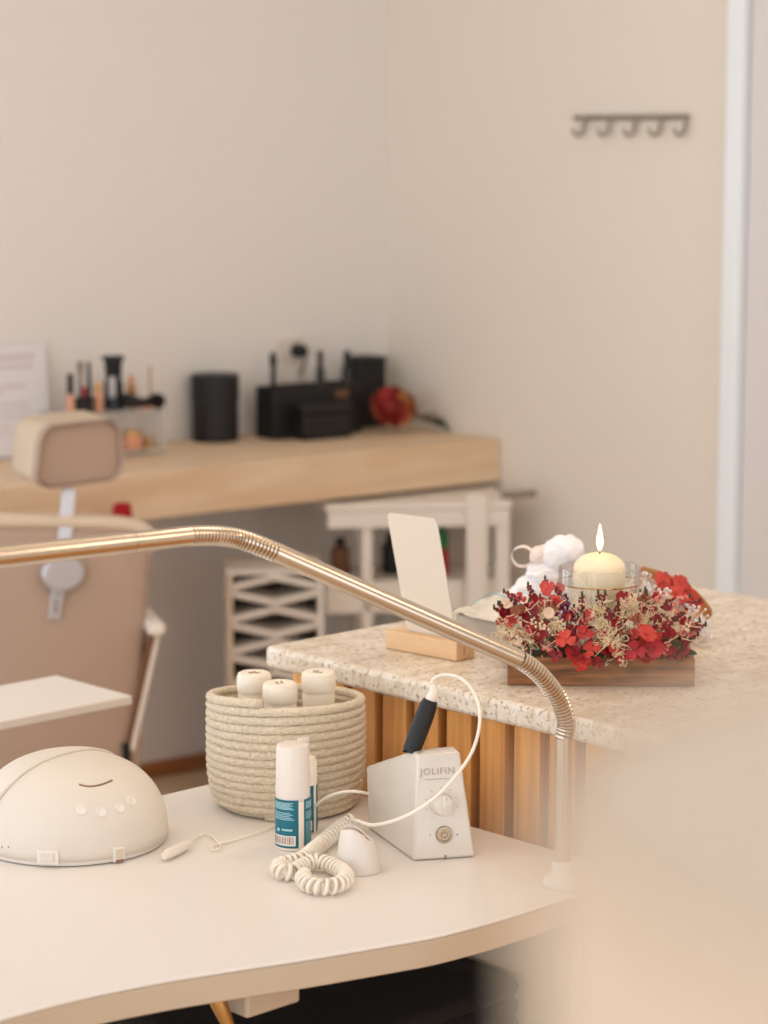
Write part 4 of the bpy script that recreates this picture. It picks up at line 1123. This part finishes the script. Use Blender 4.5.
# petals, seen one bloom at a time
def floret(px, py, y, s, m_, k=4, nrm=None, name='hydrangea_floret'):
    pw = at(px, py, plane=(V(fa.location) + fy_ * y, fy_)); p = FLc(pw)
    n = nrm or V((R_.uniform(-.6, .6), -1 + R_.uniform(-.2, .5), R_.uniform(0, .9)))
    d = V((p.x - cxl, p.y - CY, 0))
    if d.length < GR + s * 1.1 + .002 and p.z < gtop - GZ + .01:
        d = d.normalized() * (GR + s * 1.1 + .002) if d.length > 1e-4 else V((0, -GR - s, 0)); p = V((cxl + d.x, CY + d.y, p.z))
    random.seed(int(px * 13 + py * 7)); mb = MB(); petal_mb(mb, p, n, s, k, R_.random() * 2, .25)
    mb.ball(p + n.normalized() * s * .1, s * .1, 6, 4)
    return mb.build(name, m_, fa, ang=180)
big = [(560, 640, 0, 'c'), (582, 628, .01, 'c'), (574, 652, -.012, 'r'), (592, 645, -.004, 'r'), (598, 662, -.018, 'r'), (566, 618, .01, 'c'), (583, 661, -.016, 'c'), (605, 652, -.006, 'r'),
       (556, 655, -.004, 'r'), (611, 640, 0, 'c'), (575, 638, -.006, 'r'), (590, 616, .012, 'c'), (548, 648, 0, 'p'), (603, 634, .004, 'c'),
       (640, 652, -.004, 'r'), (628, 648, -.006, 'r'), (652, 634, 0, 'c'), (644, 641, -.003, 'c'), (660, 645, 0, 'r'), (634, 634, 0, 'c'), (670, 650, 0, 'r'), (622, 655, -.01, 'r'),
       (548, 590, .03, 'c'), (535, 604, .03, 'r'), (520, 598, .03, 'c'), (527, 612, .02, 'r'), (545, 605, .02, 'r'), (505, 612, .03, 'r'), (512, 620, .02, 'c'), (502, 622, .03, 'r'), (530, 622, .01, 'r'), (540, 630, 0, 'r'),
       (637, 604, .03, 'c'), (648, 610, .02, 'r'), (660, 622, .01, 'r'), (630, 615, .02, 'p'), (672, 608, .04, 'p'), (683, 600, .05, 'c'), (676, 594, .08, 'c'), (664, 590, .09, 'c'), (690, 606, .06, 'r'), (655, 598, .05, 'r'),
       (624, 600, .03, 'r'), (682, 620, .03, 'r'), (688, 630, .02, 'p'), (556, 602, .02, 'c'), (670, 634, .01, 'r'), (640, 622, .01, 'p'), (615, 625, .006, 'r'),
       (518, 634, .015, 'p'), (560, 588, .05, 'p'), (552, 612, .02, 'r'), (537, 615, .02, 'c'), (570, 630, .0, 'r'), (648, 655, -.004, 'r'), (616, 648, -.006, 'c')]
mm = {'c': M_coral, 'r': M_red, 'p': M_pink}
for k_, (px, py, y, c_) in enumerate(big):
    floret(px, py, y, R_.uniform(.0075, .0125), mm[c_], k=4 if k_ % 4 else 3)
for (px, py, c_) in [(566, 640, 'c'), (584, 634, 'r'), (573, 655, 'r'), (592, 650, 'c'), (582, 664, 'c'), (646, 634, 'c'), (636, 650, 'r'), (655, 648, 'r'), (548, 588, 'c'), (508, 613, 'r')]:
    floret(px, py, -.018 if py > 625 else .015, R_.uniform(.0105, .0135), mm[c_], k=R_.choice([3, 4, 4]), nrm=V((R_.uniform(-.9, .9), -1, R_.uniform(-.1, 1.3))))
for k_ in range(40):
    px = R_.choice([R_.uniform(500, 560), R_.uniform(545, 615), R_.uniform(620, 695)]); py = R_.uniform(600, 654) if px < 560 or px > 640 else R_.uniform(618, 658)
    floret(px, py, R_.uniform(.0, .03) - .006, R_.uniform(.0045, .0075), R_.choice([M_wine, M_wine, M_rust, M_rust, M_red, M_pink, M_dust]), k=R_.choice([3, 4, 5]), name='dried_floret')
# heather sprigs
def sprig(px, py, y, ln, m_, tilt=0., n=14, tip=True):
    p = FLc(at(px, py, plane=(V(fa.location) + fy_ * y, fy_)))
    d = V((sin(tilt), -.1, cos(tilt))); b_ = p - d * ln
    q = V((p.x - cxl, p.y - CY, 0))
    if q.length < GR + .009:
        q = q.normalized() * (GR + .009) if q.y < 0 or abs(q.x) > .01 else V((q.x, -GR - .009, 0)); sh = V((cxl + q.x, CY + q.y, p.z)) - p; p += sh; b_ += sh
    st = MB().tube([b_, (p + b_) / 2 + V((.001, 0, 0)), p], .0008, 6)
    h_ = st.build('heather_sprig', M_stem, fa)
    mb = MB()
    for i in range(n):
        t_ = .3 + .65 * i / n; a = i * 2.4; rr = .0045 * (1.15 - t_ * .7)
        mb.ball(b_.lerp(p, t_) + V((cos(a) * rr, sin(a) * rr, 0)), .0021 * (1.2 - .4 * t_), 7, 5)
    mb.build('bud', m_, h_)['kind'] = 'stuff'
    if tip:
        MB().ball(p, .002, 7, 5, sc=(.8, .8, 2)).build('tip', M_leafd, h_)
for a in [(582, 594, .02, .035, M_burg, .05), (598, 592, .022, .04, M_burg, -.1), (605, 592, .022, .036, M_burg, .25), (618, 603, .02, .03, M_burg, .1), (545, 578, .05, .035, M_burg, -.2), (528, 584, .04, .03, M_burg, -.4),
          (494, 607, .04, .03, M_burg, -.9), (500, 603, .04, .03, M_burg, -.6), (640, 592, .06, .035, M_plum, .1), (650, 590, .07, .032, M_plum, .35), (630, 596, .05, .03, M_plum, -.1), (704, 626, .03, .032, M_burg, 1.0), (698, 634, .01, .03, M_burg, .9),
          (690, 640, .0, .028, M_burg, .7), (678, 645, -.002, .03, M_burg, .5), (536, 628, .0, .028, M_burg, -.2), (522, 640, .0, .024, M_burg, -.5), (668, 640, -.004, .028, M_pink, .3), (656, 606, .03, .03, M_pink, .2), (540, 596, .04, .03, M_burg, .1),
          (514, 604, .05, .03, M_burg, -.2), (690, 618, .03, .028, M_pink, .6), (566, 596, .03, .03, M_plum, 0), (574, 606, .01, .028, M_burg, .2), (684, 650, -.004, .02, M_burg, .4), (610, 612, .01, .022, M_burg, -.3)]:
    sprig(*a)
for k_ in range(46):
    px = R_.choice([R_.uniform(496, 560), R_.uniform(560, 640), R_.uniform(636, 706)]); py = R_.uniform(584, 640) if px < 556 or px > 644 else R_.uniform(604, 645)
    sprig(px, py, R_.uniform(-.012, .02), R_.uniform(.016, .026), R_.choice([M_burg, M_burg, M_wine, M_pink, M_rust, M_dust]), (px - 600) / 110 + R_.uniform(-.5, .5), n=9, tip=k_ % 2 == 0)
mb = MB()
for k_ in range(90):
    p = FLc(at(R_.uniform(498, 704), R_.uniform(600, 655), plane=(V(fa.location) + fy_ * R_.uniform(-.014, .01), fy_)))
    d = V((R_.uniform(-1, 1), R_.uniform(-.6, 0), R_.uniform(-.3, 1))).normalized() * R_.uniform(.008, .02); w_ = V((R_.uniform(-1, 1), R_.uniform(-1, .2), R_.uniform(-1, 1))) * .005
    mb.tube(catmull([p - d * .5, p + w_, p + d * .5 + w_ * 1.5], 4), .0005, 4)
mb.build('curly_twig', M_dust, fa)['kind'] = 'stuff'
# plum berries
for (px, py) in [(561, 606), (568, 604), (565, 611), (558, 614), (572, 611), (563, 618), (569, 617)]:
    p = FLc(at(px, py, plane=(V(fa.location) + fy_ * .012, fy_))); MB().ball(p + V((0, R_.uniform(-.003, .003), 0)), .0036, 10, 7).build('berry', M_plum, fa)
# curly pale moss tufts
def tuft(px, py, y, rad, n, m_, name='moss_tuft'):
    n = int(n * 1.5)
    p = FLc(at(px, py, plane=(V(fa.location) + fy_ * y, fy_))); mb = MB()
    for i in range(n):
        a = R_.uniform(0, 2 * pi); e = R_.uniform(-.4, 1.4); d = V((cos(a) * cos(e), sin(a) * cos(e) * .8 - .25, sin(e))); l = rad * R_.uniform(.6, 1.1)
        w_ = V((R_.uniform(-1, 1), R_.uniform(-1, 1), R_.uniform(-1, 1))) * rad * .4
        q = catmull([p + d * l * .1, p + d * l * .5 + w_ * .8, p + d * l + w_ * .6, p + d * l * .9 + w_ * 1.9, p + d * l * .6 + w_ * 1.6], 3); mb.tube(q, .00045, 4)
    for v in mb.v:   # keep out of the glass
        dd = V((v.x - cxl, v.y - CY, 0))
        if dd.length < GR + .002 and dd.length > 1e-5: dd = dd.normalized() * (GR + .002); v.x, v.y = cxl + dd.x, CY + dd.y
    o = mb.build(name, m_, fa); o['kind'] = 'stuff'
for (px, py, y, rad, n) in [(611, 642, -.004, .019, 44), (600, 628, .004, .015, 30), (618, 655, -.006, .013, 24), (520, 645, .015, .022, 60), (534, 640, .01, .015, 30), (508, 632, .03, .018, 40), (632, 612, .02, .02, 45), (662, 612, .03, .018, 40), (648, 624, .008, .014, 26), (545, 616, .015, .016, 30), (672, 624, .02, .015, 26), (600, 612, .012, .012, 24), (557, 628, .0, .012, 20)]:
    tuft(px, py, y, rad, n, M_straw)
def airy(px, py, y, rad, n):
    p = FLc(at(px, py, plane=(V(fa.location) + fy_ * y, fy_))); mb = MB()
    for i in range(n):
        a = R_.uniform(0, 2 * pi); e = R_.uniform(-.6, 1.4); d = V((cos(a) * cos(e), sin(a) * cos(e), sin(e))); l = rad * R_.uniform(.5, 1.1)
        mb.tube([p, p + d * l], .0004, 4); mb.ball(p + d * l, .0019, 6, 4)
    o = mb.build('gypsophila', M_whiteb, fa); o['kind'] = 'stuff'
for (px, py, y, rad, n) in [(648, 600, .06, .02, 50), (664, 602, .05, .018, 40), (692, 622, .04, .022, 55), (700, 630, .03, .016, 30), (676, 612, .05, .018, 36)]:
    airy(px, py, y, rad, n)
# dark leaves between the blossoms near the rim
for i in range(34):
    px = R_.uniform(515, 688); py = R_.uniform(640, 656); p = FLc(at(px, py, plane=(V(fa.location) + fy_ * R_.uniform(.004, .02), fy_)))
    a = R_.uniform(0, 2 * pi); d = V((cos(a), -.4, .5 * sin(a) + .3)).normalized(); sdv = d.cross(V((0, -1, .3))).normalized(); mb = MB()
    vs = []
    for (l, wd) in [(0, .001), (.008, .004), (.015, .003), (.02, .0003)]:
        for sg in (-1, 1): vs.append(p + d * l + sdv * wd * sg)
    mb.add(vs, [(2 * q, 2 * q + 1, 2 * q + 3, 2 * q + 2) for q in range(3)]); mb.build('leaf', M_leafd if i % 3 else M_stem, fa)

def clear_glass(o):      # nothing of the arrangement reaches into the glass
    for ch in o.children:
        clear_glass(ch)
        if ch.type != 'MESH' or ch.name.startswith(('wooden_tray', 'moss_bed')): continue
        for v in ch.data.vertices:
            d = V((v.co.x - cxl, v.co.y - CY, 0))
            if d.length < GR + .0035:
                d = (d.normalized() if d.length > 1e-5 else V((0, -1, 0))) * (GR + .0035 + .0004 * (v.index % 3)); v.co.x = cxl + d.x; v.co.y = CY + d.y
clear_glass(fa)
# glass cylinder and candle
g_ = thing('glass_cylinder', 'clear glass cylinder with a thin gold rim line around the candle', 'candle holder', cpos)
gh = gtop - cpos.z
MB().lathe([(.001, .0), (GR - .002, 0), (GR, .002), (GR, gh - .001), (GR - .0008, gh), (GR - .0018, gh - .001), (GR - .002, .006), (GR - .004, .005), (.001, .005)], n=64, cap0=False, cap1=False).build('glass', M_glass, g_)
gz = at(598, 582, D=cDw).z - cpos.z
rp_ = [V(((GR + .0008) * cos(2 * pi * i / 64), (GR + .0008) * sin(2 * pi * i / 64), gz)) for i in range(65)]
MB().tube(rp_, .0009, 6, caps=False).build('gold_ring', M_gold, g_)  # thin gold ring around the glass below its rim
cn = thing('pillar_candle', 'lit ivory pillar candle burning inside the glass cylinder', 'candle', cpos + V((0, 0, .0058)))
ch_ = ctop - cpos.z - .0058
MB().lathe([(CR - .001, 0), (CR, .001), (CR, ch_ - .020), (CR * .985, ch_ - .0165), (CR * .93, ch_ - .0125), (CR * .82, ch_ - .0085), (CR * .66, ch_ - .005), (CR * .48, ch_ - .0025), (CR * .28, ch_ - .0008), (CR * .12, ch_ - .0014), (.0005, ch_ - .0018)], n=56, cap1=False).build('wax', M_candle, cn)
wk = MB().tube([V((0, 0, ch_ - .002)), V((.0003, 0, ch_ + .004)), V((0, .0004, ch_ + .008))], .0009, 8).build('wick', M_wick, cn)
ft0 = at(598, 551, D=cDw).z - cn.location.z; ft1 = at(598, 524, D=cDw).z - cn.location.z; fh = ft1 - ft0
MB().lathe([(.0004, ft0), (.0026, ft0 + fh * .1), (.0042, ft0 + fh * .28), (.0043, ft0 + fh * .4), (.0031, ft0 + fh * .62), (.0016, ft0 + fh * .82), (.0003, ft0 + fh)], n=20).build('flame', M_flame, cn)

# ------------------------------------------------------------------ wrapped gift behind the flowers, with tulle bow
g0 = at(455, 632, z=GZ); 
gp = at(500, 632, z=GZ)
r = thing('wrapped_gift', 'flat gift in ivory net wrap with puffy white tulle bow, behind the flowers', 'gift', (2.57, 2.30, GZ + .0005), radians(-8))
gl = V(r.location)
def GP(px, py, z): 
    p = at(px, py, z=GZ + z) - gl; return Matrix.Rotation(radians(8), 3, 'Z') @ p
b_pts = [GP(455, 634, .0), GP(536, 650, .0), GP(590, 622, .0), GP(520, 606, 0)]
zt2 = .028
t_pts = [GP(454, 611, zt2 * .9), GP(536, 622, zt2 + .012), GP(592, 592, zt2 + .012), GP(545, 585, zt2)]
t_pts = [V((b.x, b.y, zt2 + e)) for b, e in zip(b_pts, (0, .0, .004, .002))]
MB().hexa([p + V((0, 0, 0)) for p in b_pts], t_pts).build('box', M_grey, r, bevel=.003)
cen = sum(t_pts, V()) / 4
mb = MB(); nx, ny = 22, 16; vs = []
for j in range(ny + 1):
    for i in range(nx + 1):
        u, v = i / nx, j / ny
        p = t_pts[0].lerp(t_pts[1], u).lerp(t_pts[3].lerp(t_pts[2], u), v)
        p = cen + (p - cen) * 1.06
        edge = min(u, 1 - u, v, 1 - v)
        z = .001 + .030 * min(1, edge * 3) * (.55 + .45 * u) + .022 * min(1, edge * 4) * max(0, u - .3) * v + .004 * sin(17 * u + 9 * v) * cos(13 * v - 5 * u) + .0015 * sin(40 * u * v + 9 * u)
        vs.append(V((p.x, p.y, zt2 + max(z, .0012))))
mb.add(vs, [(j * (nx + 1) + i, j * (nx + 1) + i + 1, (j + 1) * (nx + 1) + i + 1, (j + 1) * (nx + 1) + i) for j in range(ny) for i in range(nx)])
mb.build('net_wrap', M_lace, r, ang=180)
th_ = [GP(x, y, zt2 + .024) for (x, y) in ((470, 606), (490, 594), (508, 598), (530, 612))]
MB().tube(catmull(th_, 6), .0009, 6).build('thread', M_turq, r)
# tulle bow
BDp = 3.32
bc_ = at(545, 562, D=BDp)
gift = r; GMi = (Matrix.Translation(gl) @ Matrix.Rotation(radians(-8), 4, 'Z')).inverted()
def onto(o, lab=None):
    o.parent = gift; o.matrix_parent_inverse = GMi; o.location = bc_
    if lab: o['label'] = lab
R2_ = random.Random(5)
def crumple(c, rad, seed, sc=(1, 1, 1)):
    rr = random.Random(seed); ks = [(V((rr.uniform(-1, 1), rr.uniform(-1, 1), rr.uniform(-1, 1))).normalized(), rr.uniform(5, 10), rr.uniform(0, 6)) for _ in range(7)]
    def fn(d): return 1 + sum(.022 * sin(1.5 * k * d.dot(n) + p) for n, k, p in ks)
    return MB().ball(c, rad, 48, 32, sc=sc, fn=fn)
def BLc(px, py, dD=0): return at(px, py, D=BDp + dD) - bc_
onto(crumple(BLc(565, 551), .027, 3, (1.05, 1, .82)).build('tulle_puff', M_tulle, None, ang=180))
onto(crumple(BLc(572, 556, .01), .018, 19, (1, 1, .8)).build('tulle_puff', M_tulle, None, ang=180))
onto(crumple(BLc(555, 558, -.005), .024, 9, (1, 1, 1)).build('tulle_puff', M_tulle, None, ang=180))
onto(crumple(BLc(541, 555, -.008), .0135, 4, (1.35, 1, 1.0)).build('bow_knot', M_satin, None, ang=180))
onto(crumple(BLc(549, 573), .026, 8, (1.5, 1, .8)).build('tulle_puff', M_tulle, None, ang=180))
onto(crumple(BLc(540, 588, .0), .026, 12, (2.0, 1, .8)).build('tulle_puff', M_tulle, None, ang=180))
def ribbon(pts, w, dv):
    c = catmull(pts, 8); mb = MB(); vs = []
    for p in c: vs += [p - dv * w / 2, p + dv * w / 2, p + dv * w / 2 + V((0, 0, .0005)), p - dv * w / 2 + V((0, 0, .0005))]
    return mb.add(vs, [(4 * i + a, 4 * i + (a + 1) % 4, 4 * i + 4 + (a + 1) % 4, 4 * i + 4 + a) for i in range(len(c) - 1) for a in range(4)])
lp = [BLc(534, 552), BLc(524, 546.5), BLc(514, 550), BLc(512, 558), BLc(517, 565), BLc(526, 566), BLc(535, 560)]
onto(ribbon(lp, .007, (FW * .8 + V((0, 0, .3)) + RT * .25).normalized()).build('ribbon_loop', M_satin, None, ang=60))

# ------------------------------------------------------------------ bouquet in kraft paper behind, right
r = thing('paper_bouquet', 'bouquet wrapped in a brown kraft paper cone, lying behind the tray at right', 'bouquet', (2.62, 2.04, GZ + .0005))
KD = 3.27
kl = V(r.location)
def KP(px, py, D=KD): return at(px, py, D=D) - kl
# curled sheet: a rim line from upper left to lower right, rolled toward the viewer
rim = [(642, 566), (660, 571), (680, 580), (698, 592), (711, 608), (712, 616)]
low = [(630, 590), (648, 596), (668, 606), (686, 616), (702, 622), (707, 622)]
R1 = catmull([KP(x, y, 3.30) for x, y in rim], 6); R3 = catmull([KP(x, y + 4, 3.24) for x, y in low], 6)
vs = []; nn = len(R1); mm_ = 8
for i in range(nn):
    for j in range(mm_ + 1):
        t_ = j / mm_; p = R1[i].lerp(R3[i], t_); p = p + FW * (.035 * sin(pi * t_)) * 1 + V((0, 0, -.008 * sin(pi * t_)))
        p.z = max(p.z, .0015); vs.append(p)
mb = MB().add(vs, [(i * (mm_ + 1) + j, i * (mm_ + 1) + j + 1, (i + 1) * (mm_ + 1) + j + 1, (i + 1) * (mm_ + 1) + j) for i in range(nn - 1) for j in range(mm_)])
o = mb.build('kraft_paper', M_kraft, r, ang=180); sd = o.modifiers.new('solid', 'SOLIDIFY'); sd.thickness = .0012; sd.offset = 1
# bottom roll
R4 = catmull([KP(x, y, 3.22) for x, y in ((640, 610), (665, 622), (690, 630), (706, 622))], 6)
for p in R4: p.z = max(p.z, .016)
MB().tube(R4, [.014 * sin(pi * (.08 + .84 * i / (len(R4) - 1))) + .002 for i in range(len(R4))], 12).build('paper_roll', M_pipe, r)
random.seed(21)
for (px, py) in [(668, 584), (676, 588), (684, 591), (690, 597), (680, 583), (672, 592), (694, 604), (662, 580), (686, 602), (676, 598)]:
    p = KP(px, py, 3.245); p.z = max(p.z, .012); mb = MB(); petal_mb(mb, p, V((-.4, -.7, .6)), .012, 4, random.random(), .25); mb.build('coral_floret', M_coral, r, ang=180)
for (px, py) in [(645, 583), (655, 592), (668, 602), (648, 594)]:
    p = KP(px, py, 3.25); mb = MB()
    for i in range(30):
        a, e = random.uniform(0, 2 * pi), random.uniform(-1, 1.5); d = V((cos(a) * cos(e), sin(a) * cos(e), sin(e))); mb.tube([p, p + d * .014], .0004, 4); mb.ball(p + d * .015, .0017, 6, 4)
    o = mb.build('filler_blossom', M_whiteb, r); o['kind'] = 'stuff'

# ------------------------------------------------------------------ unidentified blurred thing in the near foreground, built as a drum on a pole
fd = .31
lat = (536 - 384) / FPX * fd; SR = .105
fc_ = FW * fd + RT * (lat + SR)
r = thing('blurred_foreground_thing', 'softly blurred unidentified cream object filling the lower right corner', 'unidentified object', (fc_.x, fc_.y, .0005))
sz1 = at(600, 816, D=fd).z; sz0 = sz1 - .13
MB().lathe([(SR - .004, sz0), (SR, sz1), (SR - .003, sz1), (SR - .007, sz0)], n=64, closed=True).build('blurred_body', M_shade, r)
MB().lathe([(SR - .0025, sz0 - .001), (SR + .0, sz0 + .088), (SR - .0015, sz0 + .088), (SR - .0045, sz0 - .001)], n=64, closed=True).build('tan_band', M_shadeb, r)
MB().lathe([(.0005, sz1 - .004), (SR - .0035, sz1 - .004), (SR - .0035, sz1 - .001), (.0005, sz1 + .002)], n=48, cap0=False, cap1=False).build('pale_top', M_shadet, r)
MB().lathe([(.012, .02), (.012, sz1 - .0045)], n=16).build('pole', M_pole, r)
MB().lathe([(.13, 0), (.13, .015), (.013, .02)], n=36).build('base', M_pole, r)

# ------------------------------------------------------------------ light
w = bpy.data.worlds.new('World'); S.world = w; w.use_nodes = True
bg = w.node_tree.nodes['Background']; bg.inputs['Color'].default_value = (.72, .84, 1, 1); bg.inputs['Strength'].default_value = .6
def area(name, loc, tgt, sx, sy, e, col):
    l = bpy.data.lights.new(name, 'AREA'); l.shape = 'RECTANGLE'; l.size = sx; l.size_y = sy; l.energy = e; l.color = col
    o = bpy.data.objects.new(name, l); COL.objects.link(o); o.location = loc
    o.rotation_euler = (V(tgt) - V(loc)).to_track_quat('-Z', 'Y').to_euler(); return o
area('window_light_left', RM(-3.4, T + .25, 1.4), RM(-3.4, -1, 1.3), 2.2, 2.1, 70, (.90, .95, 1))
area('window_light_back', RM(-2.7, BY - T - .25, 1.3), RM(-2.7, BY + 1, 1.28), 3.8, 2.35, 135, (.97, .98, 1))
area('window_light_side', RM(AX - T - .25, -3.3, 1.3), RM(AX + 1, -3.3, 1.28), 6.4, 2.35, 215, (.90, .955, 1))
M_globe = mat('fill_globe_glow', (255, 250, 240), .4, emit=(255, 236, 214), estr=GLOBE)
for i, (a, b) in enumerate([(-1.5, -2.75), (-2.9, -2.35), (-1.0, -4.4)]):  # unseen globes added to brighten the wall under the desk
    p = RM(a, b, H)
    t = thing('fill_globe', 'glowing globe added overhead, out of view, as fill light for the wall under the desk', 'fill light', (p.x, p.y, H - .0005), 0, 'added fill globes')
    MB().lathe([(.06, -.02), (.06, 0)], n=24).build('ceiling_rose', M_plast, t)
    MB().lathe([(.006, -.36), (.006, -.021)], n=10).build('rod', M_steel, t)
    MB().ball((0, 0, -.53), .17, 32, 20).build('globe', M_globe, t)

S.view_settings.view_transform = 'Standard'; S.view_settings.look = 'None'; S.view_settings.gamma = 1
S.view_settings.use_curve_mapping = False; S.view_settings.exposure = -1.08
S.cycles.use_denoising = True
S.cycles.max_bounces = 8; S.cycles.diffuse_bounces = 5; S.cycles.sample_clamp_indirect = 6
S.cycles.caustics_reflective = False; S.cycles.caustics_refractive = False
